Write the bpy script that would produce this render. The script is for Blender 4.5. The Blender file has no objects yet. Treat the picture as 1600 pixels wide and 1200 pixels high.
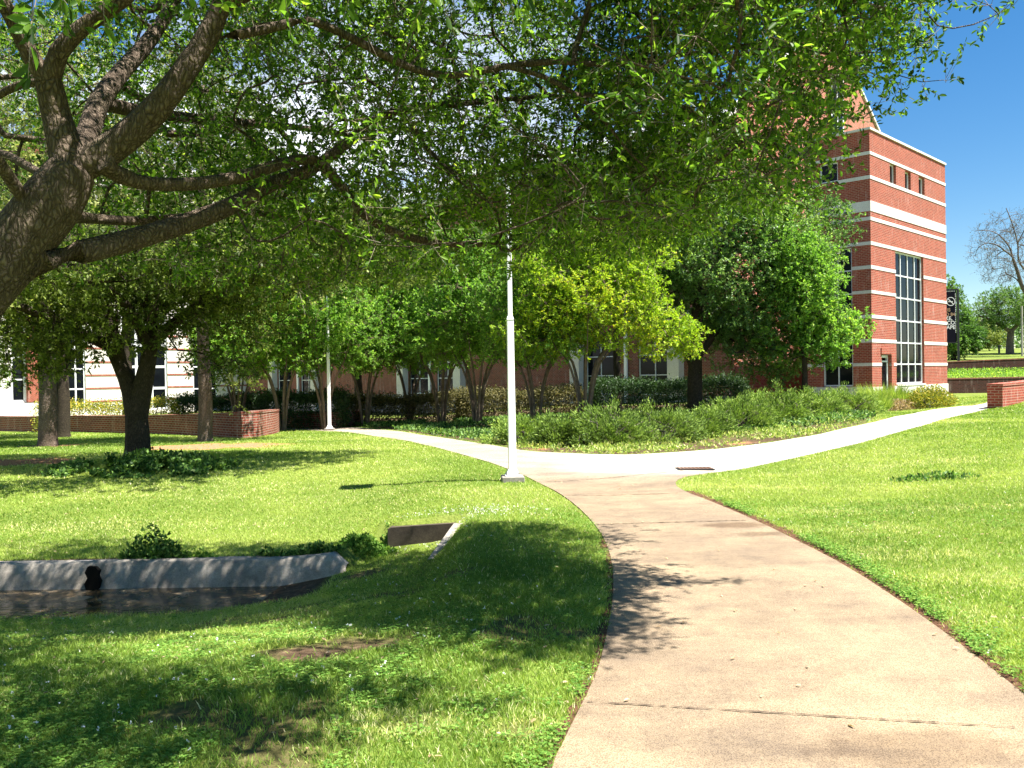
import bpy, bmesh, math, numpy as np
from mathutils import Matrix, Vector
R = math.radians
sc = bpy.context.scene
col = sc.collection

# ------------------------------------------------------------------ camera, sky, sun, exposure
F = 1350.0                       # focal length in pixels of the 1600 px wide photograph
CAMZ = 1.6
PITCH, ROLL = R(-0.51), R(-0.9)
cam_d = bpy.data.cameras.new('camera'); cam_d.sensor_width = 36; cam_d.lens = F / 1600 * 36
cam_d.clip_start = 0.05; cam_d.clip_end = 6000
cam = bpy.data.objects.new('camera', cam_d); col.objects.link(cam)
CM = Matrix.Translation((0, 0, CAMZ)) @ Matrix.Rotation(R(90) + PITCH, 4, 'X') @ Matrix.Rotation(ROLL, 4, 'Z')
cam.matrix_world = CM
sc.camera = cam

SUN_EL = R(65.5)
SUN_H = Vector((0.94, -0.34)).normalized()      # horizontal direction towards the sun
world = bpy.data.worlds.new('World'); sc.world = world; world.use_nodes = True
wn = world.node_tree.nodes; wl = world.node_tree.links
wn.clear()
sky = wn.new('ShaderNodeTexSky'); sky.sky_type = 'NISHITA'; sky.sun_disc = False
sky.sun_elevation = SUN_EL; sky.sun_rotation = math.atan2(SUN_H.x, SUN_H.y)
sky.air_density = 1.0; sky.dust_density = 0.0; sky.ozone_density = 2.2
tc = wn.new('ShaderNodeTexCoord'); mp = wn.new('ShaderNodeMapping'); mp.inputs['Scale'].default_value = (2.2, 2.2, 5.0)
nz = wn.new('ShaderNodeTexNoise'); nz.inputs['Scale'].default_value = 1.6; nz.inputs['Detail'].default_value = 7; nz.inputs['Roughness'].default_value = .55
wl.new(tc.outputs['Generated'], mp.inputs['Vector']); wl.new(mp.outputs[0], nz.inputs['Vector'])
rmp = wn.new('ShaderNodeValToRGB'); rmp.color_ramp.elements[0].position = .44; rmp.color_ramp.elements[1].position = .60
wl.new(nz.outputs['Fac'], rmp.inputs['Fac'])
sep = wn.new('ShaderNodeSeparateXYZ'); wl.new(tc.outputs['Generated'], sep.inputs[0])
def wmath(op, a, b=None, c=None):
    n = wn.new('ShaderNodeMath'); n.operation = op; n.use_clamp = False
    for i, v in enumerate((a, b, c)):
        if v is None: continue
        if isinstance(v, (int, float)): n.inputs[i].default_value = v
        else: wl.new(v, n.inputs[i])
    return n.outputs[0]
def wrange(v, a, b):
    n = wn.new('ShaderNodeMapRange'); n.inputs[1].default_value = a; n.inputs[2].default_value = b
    wl.new(v, n.inputs[0]); return n.outputs[0]
cm_ = wmath('MULTIPLY', wrange(sep.outputs['X'], .30, .06), wrange(sep.outputs['Z'], .46, .24))
cm_ = wmath('MULTIPLY', cm_, rmp.outputs['Color'])
mixc = wn.new('ShaderNodeMixRGB'); wl.new(cm_, mixc.inputs[0]); wl.new(sky.outputs[0], mixc.inputs[1]); mixc.inputs[2].default_value = (11.5, 11.8, 12.2, 1)
hs = wn.new('ShaderNodeHueSaturation'); hs.inputs['Saturation'].default_value = 1.36; hs.inputs['Value'].default_value = 1.0
wl.new(sky.outputs[0], hs.inputs['Color']); wl.new(hs.outputs[0], mixc.inputs[1])
bg = wn.new('ShaderNodeBackground'); bg.inputs['Strength'].default_value = 0.045
wo = wn.new('ShaderNodeOutputWorld'); wl.new(mixc.outputs[0], bg.inputs['Color']); wl.new(bg.outputs[0], wo.inputs['Surface'])

sun_d = bpy.data.lights.new('sun', 'SUN'); sun_d.energy = 5.0; sun_d.angle = R(0.55); sun_d.color = (1.0, .955, .88)
sun = bpy.data.objects.new('sun', sun_d); col.objects.link(sun)
sv = Vector((SUN_H.x * math.cos(SUN_EL), SUN_H.y * math.cos(SUN_EL), math.sin(SUN_EL)))
sun.rotation_euler = sv.to_track_quat('Z', 'Y').to_euler(); sun.location = (20, -10, 40)
vs = sc.view_settings; vs.view_transform = 'Standard'; vs.look = 'None'; vs.exposure = 1.80; vs.gamma = 1.0; vs.use_curve_mapping = False
sc.cycles.max_bounces = 6; sc.cycles.transparent_max_bounces = 6; sc.cycles.diffuse_bounces = 4; sc.cycles.glossy_bounces = 3
sc.cycles.sample_clamp_indirect = 6; sc.cycles.use_denoising = True
sc.cycles.use_adaptive_sampling = True; sc.cycles.adaptive_threshold = 0.02

# ------------------------------------------------------------------ helpers
def ss(t): t = np.clip(t, 0, 1); return t * t * (3 - 2 * t)
def lerp(a, b, t): return a + (b - a) * t
def vnoise(x, y, s, seed=0):
    """cheap smooth value noise, 0..1"""
    x = np.asarray(x, float) / s; y = np.asarray(y, float) / s
    xi = np.floor(x); yi = np.floor(y); fx = x - xi; fy = y - yi
    fx = fx * fx * (3 - 2 * fx); fy = fy * fy * (3 - 2 * fy)
    def h(a, b):
        v = np.sin(a * 127.1 + b * 311.7 + seed * 74.7) * 43758.5453
        return v - np.floor(v)
    return (h(xi, yi) * (1 - fx) + h(xi + 1, yi) * fx) * (1 - fy) + (h(xi, yi + 1) * (1 - fx) + h(xi + 1, yi + 1) * fx) * fy
def fbm(x, y, s, seed=0): return .55 * vnoise(x, y, s, seed) + .3 * vnoise(x, y, s / 2.1, seed + 3) + .15 * vnoise(x, y, s / 4.7, seed + 7)

M3 = np.array(CM.to_3x3()); CO = np.array([0, 0, CAMZ])
def ray(px, py):
    d = M3 @ np.array([(px - 800) / F, -(py - 600) / F, -1.0]); return d / d[1]
def P(px, py, Y):
    return CO + ray(px, py) * Y
def project(p):
    q = (np.asarray(p) - CO) @ M3
    return 800 + q[..., 0] / -q[..., 2] * F, 600 - q[..., 1] / -q[..., 2] * F

def y_face(x):                       # plan line of the far, concrete side of the ditch
    return 9.35 + 0.65 * ss((np.asarray(x, float) + 1.84) / 0.4)
def T(x, y):
    x = np.asarray(x, float); y = np.asarray(y, float)
    z = -1.0 * ss((y - 14) / 55) * ss((6 - x) / 14)
    z = z + .20 * ss((x - 2) / 12) * ss((y - 10) / 12)
    z = z + 1.05 * ss((x - 11.5) / 11) * ss((36.5 - y) / 7) * ss((y - 12) / 12)
    z = z + .22 * ss((x - 3.5) / 6) * ss((y - 4) / 5) * ss((30 - y) / 8)
    # lawn falling softly to the ditch
    z = z - .12 * ss((-x - 1.35) / .6) * ss((y - 6) / 3) * ss((15 - y) / 5)
    z = z - .22 * ss((-x - .2) / 2.5) * ss((y - 3.5) / 5) * ss((17 - y) / 6)
    # the ditch
    yf = y_face(x)
    deep = -.66 + .30 * ss((x + 3.2) / 2.4)
    amt = ss((-x - .45) / .5)
    t = np.clip((y - 4.6) / (8.5 - 4.6), 0, 1)
    zin = np.minimum(z, lerp(z, np.minimum(deep, z), t ** 1.5))
    wd = .02 + .8 * ss((x + 1.92) / .12) * ss((-1.50 - x) / .06)
    z = lerp(z, zin, amt * np.clip((yf + .06 + wd - y) / wd, 0, 1))
    # far right: terraces and the hill beyond
    rt = ss((x - 17) / 4)
    z = z + rt * (.85 * (y > 50.12) + .30 * ss((y - 50.2) / 5.5) + .65 * (y > 56.12) + 2.2 * ss((y - 56.2) / 60)) 
    z = z + (.10 * (fbm(x, y, 9, 1) - .5) + .03 * (vnoise(x, y, 1.3, 5) - .5)) * ss((np.abs(x) + y - 7) / 8)
    return z
def G(px, py, dz=0.0):
    """where the view ray of a photo pixel meets the ground"""
    r = ray(px, py); Y = 3.0
    while Y < 400:
        p = CO + r * Y
        if p[2] <= T(p[0], p[1]) + dz:
            a, b = Y - .25, Y
            for _ in range(20):
                m = (a + b) / 2; q = CO + r * m
                if q[2] <= T(q[0], q[1]) + dz: b = m
                else: a = m
            return CO + r * b
        Y += .25
    return CO + r * 400
def ground(x, y): return np.array([x, y, float(T(x, y))])

def tag(o, label=None, cat=None, group=None, kind=None):
    if label: o['label'] = label
    if cat: o['category'] = cat
    if group: o['group'] = group
    if kind: o['kind'] = kind
    return o
def thing(name, label, cat, loc, group=None, rz=0.0):
    o = bpy.data.objects.new(name, None); col.objects.link(o)
    o.empty_display_size = .2
    o.location = Vector([float(v) for v in loc]); o.rotation_euler = (0, 0, rz)
    return tag(o, label, cat, group)
def link(name, me, parent=None, loc=None):
    o = bpy.data.objects.new(name, me); col.objects.link(o)
    if parent is not None: o.parent = parent
    if loc is not None: o.location = Vector([float(v) for v in loc])
    return o
def np_mesh(name, V, faces_flat, nper, mat, rnd=None, smooth=False, attrs=None, uv=None):
    """mesh out of numpy arrays; every face has nper corners"""
    me = bpy.data.meshes.new(name)
    V = np.asarray(V, np.float32); Fl = np.asarray(faces_flat, np.int32).ravel(); n = len(Fl) // nper
    me.vertices.add(len(V)); me.vertices.foreach_set('co', V.ravel())
    me.loops.add(len(Fl)); me.loops.foreach_set('vertex_index', Fl)
    me.polygons.add(n); me.polygons.foreach_set('loop_start', np.arange(0, n * nper, nper, dtype=np.int32))
    me.polygons.foreach_set('loop_total', np.full(n, nper, np.int32))
    if smooth: me.polygons.foreach_set('use_smooth', np.ones(n, bool))
    me.materials.append(mat)
    if rnd is not None:
        a = me.attributes.new('rnd', 'FLOAT', 'FACE'); a.data.foreach_set('value', np.asarray(rnd, np.float32))
    for k, v in (attrs or {}).items():
        a = me.attributes.new(k, 'FLOAT', 'POINT'); a.data.foreach_set('value', np.asarray(v, np.float32))
    me.update(calc_edges=True)
    return me

class MB:
    """collects boxes, prisms and tubes; build() links them as one mesh with metre-scaled UVs"""
    def __init__(s): s.v = []; s.f = []; s.sm = []
    def add(s, vs, fs, smooth=False):
        n = len(s.v); s.v += [tuple(map(float, v)) for v in vs]; s.f += [tuple(i + n for i in f) for f in fs]; s.sm += [smooth] * len(fs)
    def box(s, x0, x1, y0, y1, z0, z1):
        s.add([(x0, y0, z0), (x1, y0, z0), (x1, y1, z0), (x0, y1, z0), (x0, y0, z1), (x1, y0, z1), (x1, y1, z1), (x0, y1, z1)],
              [(0, 3, 2, 1), (4, 5, 6, 7), (0, 1, 5, 4), (1, 2, 6, 5), (2, 3, 7, 6), (3, 0, 4, 7)])
    def frustum(s, cx, cy, z0, z1, a0, b0, a1, b1):
        s.add([(cx - a0, cy - b0, z0), (cx + a0, cy - b0, z0), (cx + a0, cy + b0, z0), (cx - a0, cy + b0, z0),
               (cx - a1, cy - b1, z1), (cx + a1, cy - b1, z1), (cx + a1, cy + b1, z1), (cx - a1, cy + b1, z1)],
              [(0, 3, 2, 1), (4, 5, 6, 7), (0, 1, 5, 4), (1, 2, 6, 5), (2, 3, 7, 6), (3, 0, 4, 7)])
    def prism(s, poly, d0, d1, axis='y'):
        """closed outline [(a,b)...] extruded along an axis from d0 to d1"""
        def pt(a, b, d): return {'y': (a, d, b), 'x': (d, a, b), 'z': (a, b, d)}[axis]
        n = len(poly)
        s.add([pt(a, b, d0) for a, b in poly] + [pt(a, b, d1) for a, b in poly],
              [tuple(range(n)), tuple(range(2 * n - 1, n - 1, -1))] + [(i, i + n, (i + 1) % n + n, (i + 1) % n) for i in range(n)])
    def cyl(s, p0, p1, r0, r1=None, n=12):
        r1 = r0 if r1 is None else r1
        p0 = Vector(p0); p1 = Vector(p1); d = (p1 - p0).normalized()
        a = d.orthogonal().normalized(); b = d.cross(a)
        vs = []
        for p, r in ((p0, r0), (p1, r1)):
            vs += [p + (a * math.cos(2 * math.pi * k / n) + b * math.sin(2 * math.pi * k / n)) * r for k in range(n)]
        s.add(vs, [(k, (k + 1) % n, (k + 1) % n + n, k + n) for k in range(n)], True)
        s.add(vs[:n], [tuple(range(n - 1, -1, -1))]); s.add(vs[n:], [tuple(range(n))])
    def build(s, name, mat, parent=None, loc=None, bevel=0):
        me = bpy.data.meshes.new(name); me.from_pydata(s.v, [], s.f); me.update()
        bm = bmesh.new(); bm.from_mesh(me); bmesh.ops.recalc_face_normals(bm, faces=bm.faces); 
        if bevel: bmesh.ops.bevel(bm, geom=list(bm.edges), offset=bevel, segments=1, affect='EDGES')
        bm.to_mesh(me); bm.free()
        if not bevel: me.polygons.foreach_set('use_smooth', s.sm)
        uvl = me.uv_layers.new(name='UVMap')
        co = np.empty(len(me.vertices) * 3, np.float32); me.vertices.foreach_get('co', co); co = co.reshape(-1, 3)
        uv = np.zeros((len(me.loops), 2), np.float32)
        for p in me.polygons:
            n = p.normal; ax = max(range(3), key=lambda i: abs(n[i]))
            for li in p.loop_indices:
                c = co[me.loops[li].vertex_index]
                if ax == 2: uv[li] = (c[0], c[1])
                else:
                    t = Vector((-n.y, n.x)); t = t.normalized() if t.length > 1e-5 else Vector((1, 0))
                    uv[li] = (c[0] * t.x + c[1] * t.y, c[2])
        uvl.data.foreach_set('uv', uv.ravel())
        me.materials.append(mat)
        return link(name, me, parent, loc)

# ------------------------------------------------------------------ materials
def new_mat(name):
    m = bpy.data.materials.new(name); m.use_nodes = True; nt = m.node_tree; nt.nodes.clear()
    out = nt.nodes.new('ShaderNodeOutputMaterial'); return m, nt, out
def N(nt, typ, **kw):
    n = nt.nodes.new(typ)
    for k, v in kw.items():
        if hasattr(n, k): setattr(n, k, v)
    return n
def ramp(nt, fac, stops):
    r = nt.nodes.new('ShaderNodeValToRGB'); e = r.color_ramp.elements
    while len(e) < len(stops): e.new(.5)
    for i, (p, c) in enumerate(stops): e[i].position = p; e[i].color = (*c, 1) if len(c) == 3 else c
    nt.links.new(fac, r.inputs['Fac']); return r.outputs['Color']
def noise(nt, vec, scale, detail=4, rough=.55):
    n = nt.nodes.new('ShaderNodeTexNoise'); n.inputs['Scale'].default_value = scale; n.inputs['Detail'].default_value = detail
    n.inputs['Roughness'].default_value = rough
    if vec is not None: nt.links.new(vec, n.inputs['Vector'])
    return n.outputs['Fac']
def mix(nt, a, b, fac, typ='MIX'):
    n = nt.nodes.new('ShaderNodeMixRGB'); n.blend_type = typ
    for i, v in enumerate((fac, a, b)):
        if isinstance(v, (int, float)): n.inputs[i].default_value = v
        elif isinstance(v, tuple): n.inputs[i].default_value = (*v, 1)
        else: nt.links.new(v, n.inputs[i])
    return n.outputs[0]
def mapping(nt, vec, scale):
    m = nt.nodes.new('ShaderNodeMapping'); m.inputs['Scale'].default_value = scale; nt.links.new(vec, m.inputs['Vector']); return m.outputs[0]
def coords(nt, which='Object'): return nt.nodes.new('ShaderNodeTexCoord').outputs[which]
def geo(nt): return nt.nodes.new('ShaderNodeNewGeometry').outputs['Position']
def princ(nt, out, base, rough=.8, spec=.3, bump=None, bstr=.3, bdist=.01, metal=0.0):
    b = nt.nodes.new('ShaderNodeBsdfPrincipled')
    if isinstance(base, tuple): b.inputs['Base Color'].default_value = (*base, 1)
    else: nt.links.new(base, b.inputs['Base Color'])
    if isinstance(rough, float): b.inputs['Roughness'].default_value = rough
    else: nt.links.new(rough, b.inputs['Roughness'])
    b.inputs['Specular IOR Level'].default_value = spec; b.inputs['Metallic'].default_value = metal
    if bump is not None:
        bn = nt.nodes.new('ShaderNodeBump'); bn.inputs['Strength'].default_value = bstr; bn.inputs['Distance'].default_value = bdist
        nt.links.new(bump, bn.inputs['Height']); nt.links.new(bn.outputs[0], b.inputs['Normal'])
    nt.links.new(b.outputs[0], out.inputs['Surface']); return b
def attr(nt, name):
    a = nt.nodes.new('ShaderNodeAttribute'); a.attribute_name = name; return a.outputs['Fac']

def leaf_mat(name, stops, transl=.42, rough=.42, spec=.35, boost=1.5):
    m, nt, out = new_mat(name)
    c = ramp(nt, attr(nt, 'rnd'), stops)
    b = princ(nt, out, c, rough, spec)
    t = nt.nodes.new('ShaderNodeBsdfTranslucent')
    tcol = mix(nt, c, (boost * 1.0, boost * 1.05, boost * .55), 1.0, 'MULTIPLY'); nt.links.new(tcol, t.inputs['Color'])
    ms = nt.nodes.new('ShaderNodeMixShader'); ms.inputs[0].default_value = transl
    nt.links.new(b.outputs[0], ms.inputs[1]); nt.links.new(t.outputs[0], ms.inputs[2]); nt.links.new(ms.outputs[0], out.inputs['Surface'])
    return m
def plain(name, c, rough=.6, spec=.4, var=.12, scale=6, metal=0.0, bstr=.1):
    m, nt, out = new_mat(name)
    n = noise(nt, coords(nt), scale, 5)
    lo = tuple(v * (1 - var) for v in c); hi = tuple(min(1, v * (1 + var)) for v in c)
    princ(nt, out, ramp(nt, n, [(.3, lo), (.7, hi)]), rough, spec, n, bstr, .01, metal); return m
def brick_mat(name, c1, c2, mortar, stain=.25, sc_=1.0, mort=.011):
    m, nt, out = new_mat(name)
    uv = coords(nt, 'UV')
    b = nt.nodes.new('ShaderNodeTexBrick'); nt.links.new(uv, b.inputs['Vector'])
    b.inputs['Scale'].default_value = 1.0; b.inputs['Mortar Size'].default_value = mort; b.inputs['Brick Width'].default_value = .203 * sc_
    b.inputs['Row Height'].default_value = .0755 * sc_; b.inputs['Mortar Smooth'].default_value = .15; b.inputs['Bias'].default_value = 0
    b.inputs['Color1'].default_value = (*c1, 1); b.inputs['Color2'].default_value = (*c2, 1); b.inputs['Mortar'].default_value = (*mortar, 1)
    n = noise(nt, coords(nt), .9, 6, .6)
    c = mix(nt, b.outputs['Color'], (.62, .55, .52), ramp(nt, n, [(.45, (0, 0, 0)), (.8, (stain, stain, stain))]), 'MULTIPLY')
    n2 = noise(nt, mapping(nt, coords(nt), (2.5, 2.5, .5)), 2.0, 5, .6)
    c = mix(nt, c, (.82, .72, .66), ramp(nt, n2, [(.55, (0, 0, 0)), (.85, (.3, .3, .3))]))
    iv = nt.nodes.new('ShaderNodeMath'); iv.operation = 'SUBTRACT'; iv.inputs[0].default_value = 1; nt.links.new(b.outputs['Fac'], iv.inputs[1])
    princ(nt, out, c, .88, .2, iv.outputs[0], .5, .008); return m

def bark_mat(name, c_lo, c_hi, scale=1.0, bd=.02):
    m, nt, out = new_mat(name)
    p = mapping(nt, coords(nt), (1, 1, .38))
    v = nt.nodes.new('ShaderNodeTexVoronoi'); v.feature = 'DISTANCE_TO_EDGE'; v.inputs['Scale'].default_value = 26 * scale
    nzv = nt.nodes.new('ShaderNodeTexNoise'); nzv.inputs['Scale'].default_value = 9 * scale; nzv.inputs['Detail'].default_value = 4
    nt.links.new(p, nzv.inputs['Vector'])
    mm = nt.nodes.new('ShaderNodeVectorMath'); mm.operation = 'MULTIPLY_ADD'; mm.inputs[1].default_value = (.12 / scale,) * 3
    nt.links.new(nzv.outputs['Color'], mm.inputs[0]); nt.links.new(p, mm.inputs[2]); nt.links.new(mm.outputs[0], v.inputs['Vector'])
    h = ramp(nt, v.outputs['Distance'], [(0.0, (0, 0, 0)), (.42, (1, 1, 1))])
    n = noise(nt, coords(nt), 7 * scale, 6, .65)
    hh = mix(nt, h, n, .55)
    big = noise(nt, coords(nt), 2.2, 4)
    c = mix(nt, ramp(nt, hh, [(.15, c_lo), (.75, c_hi)]), (.75, .82, .6), ramp(nt, big, [(.45, (0, 0, 0)), (.7, (.5, .5, .5))]), 'MULTIPLY')
    princ(nt, out, c, .92, .15, hh, .9, bd); return m

MAT = {}
MAT['bark_oak'] = bark_mat('oak_bark', (.032, .022, .015), (.215, .165, .125), 1.5, .045)
MAT['bark_pale'] = bark_mat('pale_bark', (.07, .048, .038), (.25, .19, .155), 1.3, .04)
MAT['bark_dark'] = bark_mat('dark_bark', (.02, .016, .012), (.085, .066, .048), 1.3, .03)
MAT['bark_crape'] = plain('smooth_crape_bark', (.15, .11, .08), .75, .2, .35, 9)
MAT['bark_bare'] = plain('grey_bare_bark', (.12, .095, .085), .85, .2, .3, 6)
MAT['leaf_oak'] = leaf_mat('oak_leaf', [(0, (.022, .052, .010)), (.35, (.068, .140, .018)), (.7, (.155, .27, .030)), (.9, (.32, .45, .05)), (1, (.55, .64, .10))], .54, .48, .25, 1.9)
MAT['leaf_mid'] = leaf_mat('dark_green_leaf', [(0, (.025, .06, .014)), (.5, (.075, .16, .032)), (.85, (.19, .32, .08)), (1, (.32, .44, .13))], .35, .5, .2, 1.5)
MAT['leaf_pear'] = leaf_mat('pear_leaf', [(0, (.035, .085, .022)), (.45, (.11, .21, .055)), (.8, (.27, .41, .13)), (1, (.50, .60, .26))], .45, .45, .35, 1.5)
MAT['leaf_olive'] = leaf_mat('olive_oak_leaf', [(0, (.03, .052, .012)), (.5, (.10, .145, .03)), (.85, (.27, .33, .08)), (1, (.50, .50, .18))], .45, .5, .22, 1.5)
MAT['leaf_crape'] = leaf_mat('fresh_green_leaf', [(0, (.06, .14, .024)), (.5, (.15, .30, .045)), (.85, (.29, .46, .07)), (1, (.44, .55, .10))], .48, .5, .25, 1.5)
MAT['leaf_yellow'] = leaf_mat('yellow_green_leaf', [(0, (.13, .26, .02)), (.45, (.24, .38, .028)), (.8, (.40, .50, .03)), (1, (.55, .48, .04))], .42, .55, .2, 1.4)
MAT['leaf_pale'] = leaf_mat('pale_spring_leaf', [(0, (.12, .16, .04)), (.5, (.32, .37, .11)), (1, (.62, .60, .28))], .40, .6, .2, 1.3)
MAT['leaf_juniper'] = leaf_mat('juniper_needle', [(0, (.06, .10, .025)), (.5, (.20, .31, .055)), (.9, (.42, .54, .12)), (.97, (.40, .38, .14)), (1, (.42, .26, .12))], .25, .6, .15, 1.2)
MAT['leaf_hedge'] = leaf_mat('hedge_leaf', [(0, (.05, .055, .025)), (.5, (.13, .12, .05)), (1, (.28, .24, .10))], .3, .6, .2, 1.2)
MAT['leaf_darkhedge'] = leaf_mat('dark_hedge_leaf', [(0, (.02, .045, .015)), (1, (.06, .12, .035))], .3, .5, .3, 1.2)
MAT['leaf_gold'] = leaf_mat('golden_leaf', [(0, (.07, .12, .02)), (.5, (.27, .30, .04)), (1, (.58, .44, .06))], .3, .6, .2, 1.2)
MAT['leaf_far'] = leaf_mat('far_leaf', [(0, (.05, .11, .03)), (.5, (.11, .20, .05)), (1, (.22, .33, .09))], .35, .6, .2, 1.3)
MAT['straw'] = leaf_mat('dry_straw', [(0, (.30, .20, .11)), (1, (.62, .48, .32))], .25, .7, .1, 1.1)
MAT['grass'] = leaf_mat('grass_blade', [(0, (.10, .18, .028)), (.4, (.24, .35, .060)), (.78, (.43, .50, .125)), (.93, (.60, .60, .24)), (1, (.78, .70, .46))], .38, .55, .2, 1.35)
MAT['clover'] = leaf_mat('clover_leaf', [(0, (.06, .145, .025)), (.6, (.14, .27, .045)), (1, (.27, .40, .09))], .3, .8, .04, 1.2)
MAT['flower'] = plain('white_petal', (.75, .75, .70), .7, .2, .05)
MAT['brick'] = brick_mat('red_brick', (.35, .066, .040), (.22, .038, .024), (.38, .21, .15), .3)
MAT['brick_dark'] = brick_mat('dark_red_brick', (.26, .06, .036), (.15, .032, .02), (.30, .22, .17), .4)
MAT['brick_black'] = brick_mat('very_dark_brick', (.085, .028, .020), (.045, .018, .014), (.085, .06, .05), .5)  # very dark red-brown brick, used only on the two terrace walls
MAT['brick_gable'] = brick_mat('orange_brick', (.42, .11, .055), (.34, .08, .042), (.46, .32, .25), .15)
MAT['white_metal'] = plain('white_painted_metal', (.90, .90, .90), .4, .5, .03, 3, 0, .02)
MAT['frame'] = plain('white_window_frame', (.72, .73, .74), .45, .4, .04)
MAT['black_metal'] = plain('black_metal', (.012, .012, .014), .5, .4, .1)
MAT['concrete'] = None
def concrete(name, lo, hi, stain=.5, sc_=1.0, tint=(.55, .52, .48)):
    m, nt, out = new_mat(name); p = geo(nt)
    n1 = noise(nt, p, .9 * sc_, 6, .6); n2 = noise(nt, p, 5 * sc_, 6, .7); n3 = noise(nt, p, 160, 3, .7); n4 = noise(nt, p, 45, 4, .6)
    c = ramp(nt, mix(nt, n1, n2, .4), [(.33, lo), (.66, hi)])
    c = mix(nt, c, tint, ramp(nt, noise(nt, mapping(nt, p, (.5, 1.3, 1)), 1.6, 5, .65), [(.5, (0, 0, 0)), (.75, (stain,) * 3)]), 'MULTIPLY')
    c = mix(nt, c, ramp(nt, n3, [(.35, (.55, .5, .45)), (.5, (1, 1, 1)), (.68, (1.25, 1.2, 1.15))]), .75, 'MULTIPLY')
    c = mix(nt, c, ramp(nt, n4, [(.3, (.75, .72, .70)), (.6, (1.05, 1.05, 1.05))]), .6, 'MULTIPLY')
    princ(nt, out, c, .9, .25, mix(nt, n3, n4, .4), .35, .006); return m
MAT['path'] = concrete('aggregate_concrete', (.285, .215, .160), (.390, .300, .225), .62)
MAT['path_pale'] = concrete('pale_concrete', (.55, .50, .44), (.72, .67, .60), .3)
MAT['concrete'] = concrete('weathered_concrete', (.20, .185, .165), (.36, .335, .30), .7, 3)
MAT['stone'] = concrete('cast_stone_weathered', (.60, .57, .54), (.74, .72, .68), .25, 1.0)
MAT['limestone'] = concrete('limestone', (.66, .62, .56), (.78, .75, .70), .2, 1.0)
def glass_mat():
    m, nt, out = new_mat('dark_window_glass')
    n = noise(nt, coords(nt), .8, 2)
    princ(nt, out, ramp(nt, n, [(.3, (.003, .004, .006)), (.8, (.010, .013, .016))]), .08, .12, n, .10, .03); return m
MAT['glass'] = glass_mat()
def ground_mat():
    m, nt, out = new_mat('lawn_ground'); p = geo(nt)
    n1 = noise(nt, p, .35, 5, .6); n2 = noise(nt, p, 2.6, 5, .65); n3 = noise(nt, p, 38, 4, .7)
    g = ramp(nt, mix(nt, n1, n2, .5), [(.32, (.095, .145, .025)), (.52, (.155, .20, .038)), (.72, (.23, .25, .07))])
    g = mix(nt, g, ramp(nt, n3, [(.3, (.45, .5, .35)), (.55, (1, 1, 1)), (.72, (1.35, 1.3, 1.2))]), .85, 'MULTIPLY')
    s = ramp(nt, noise(nt, p, 9, 6, .7), [(.3, (.04, .026, .016)), (.6, (.115, .075, .046)), (.75, (.24, .17, .11))])
    mu = ramp(nt, noise(nt, p, 24, 5, .75), [(.3, (.14, .06, .03)), (.55, (.38, .19, .10)), (.75, (.60, .40, .24))])
    c = mix(nt, mix(nt, g, s, attr(nt, 'soil')), mu, attr(nt, 'mulch'))
    princ(nt, out, c, .95, .1, mix(nt, n3, n2, .3), .8, .03); return m
MAT['ground'] = ground_mat()
def soil_mat():
    m, nt, out = new_mat('edge_soil'); p = geo(nt)
    n = noise(nt, p, 30, 6, .75)
    princ(nt, out, ramp(nt, n, [(.3, (.035, .02, .012)), (.55, (.12, .06, .035)), (.75, (.26, .15, .09))]), .95, .1, n, .9, .02); return m
MAT['soil'] = soil_mat()
def water_mat():
    m, nt, out = new_mat('shallow_ditch_water'); p = geo(nt)
    n = noise(nt, p, 3, 5, .65); n2 = noise(nt, mapping(nt, p, (1, 2.5, 1)), 7, 3)
    b = princ(nt, out, ramp(nt, n, [(.35, (.018, .014, .008)), (.55, (.09, .065, .035)), (.68, (.30, .22, .14))]), ramp(nt, n, [(.45, (.04,) * 3), (.65, (.5,) * 3)]), .6, n2, .25, .02)
    return m
MAT['water'] = water_mat()

# ------------------------------------------------------------------ plan outlines of the paths
def gp(l): return [G(a, b)[:2] for a, b in l]
near_L = [(905, 1112), (935, 1050), (950, 985), (959, 930), (957, 880), (945, 843), (925, 815), (900, 790), (872, 770), (845, 757), (815, 742), (785, 730), (745, 717), (700, 705), (650, 692), (600, 684), (560, 678), (513, 674), (460, 672), (412, 671)]
near_R = [(1598, 1086), (1500, 1008), (1420, 950), (1330, 890), (1250, 848), (1180, 814), (1110, 784), (1068, 768), (1054, 758), (1060, 748), (1100, 741), (1180, 729), (1250, 714), (1300, 703), (1350, 691), (1400, 677), (1440, 666), (1480, 654), (1537, 641)]
far_T = [(1530, 634), (1490, 636), (1440, 643), (1400, 652), (1350, 664), (1300, 675), (1230, 688), (1150, 699), (1050, 708), (950, 712), (860, 708), (800, 702), (740, 692), (690, 684), (640, 677), (590, 671), (535, 667), (470, 666), (412, 665)]
pl = gp(near_L); pr = gp(near_R); pt = gp(far_T)
start_L = [tuple(G(886, 1150)[:2]), tuple(G(862, 1199)[:2]), (.02, 2.7), (-.1, 1.8), (-.25, .6), (-.6, -1.0), (-.9, -3.0)]
start_R = [tuple(G(1680, 1150)[:2]), tuple(G(1755, 1205)[:2]), (2.5, 2.8), (2.3, 1.8), (1.9, .6), (1.5, -1.0), (1.2, -3.0)]
RW = G(1537, 641)                                   # the right arm goes on behind the brick wall
e_r = pr[-1]; e_t = pt[0]
ext = [(e_r[0] + 1.6, e_r[1] + 1.9), (e_r[0] + 4.5, e_r[1] + 4.6), (e_r[0] + 9, e_r[1] + 8.6)]
ext_t = [(e_t[0] + 1.9, e_t[1] + 2.4), (e_t[0] + 4.2, e_t[1] + 5.6), (e_t[0] + 8.4, e_t[1] + 9.8)]
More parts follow.
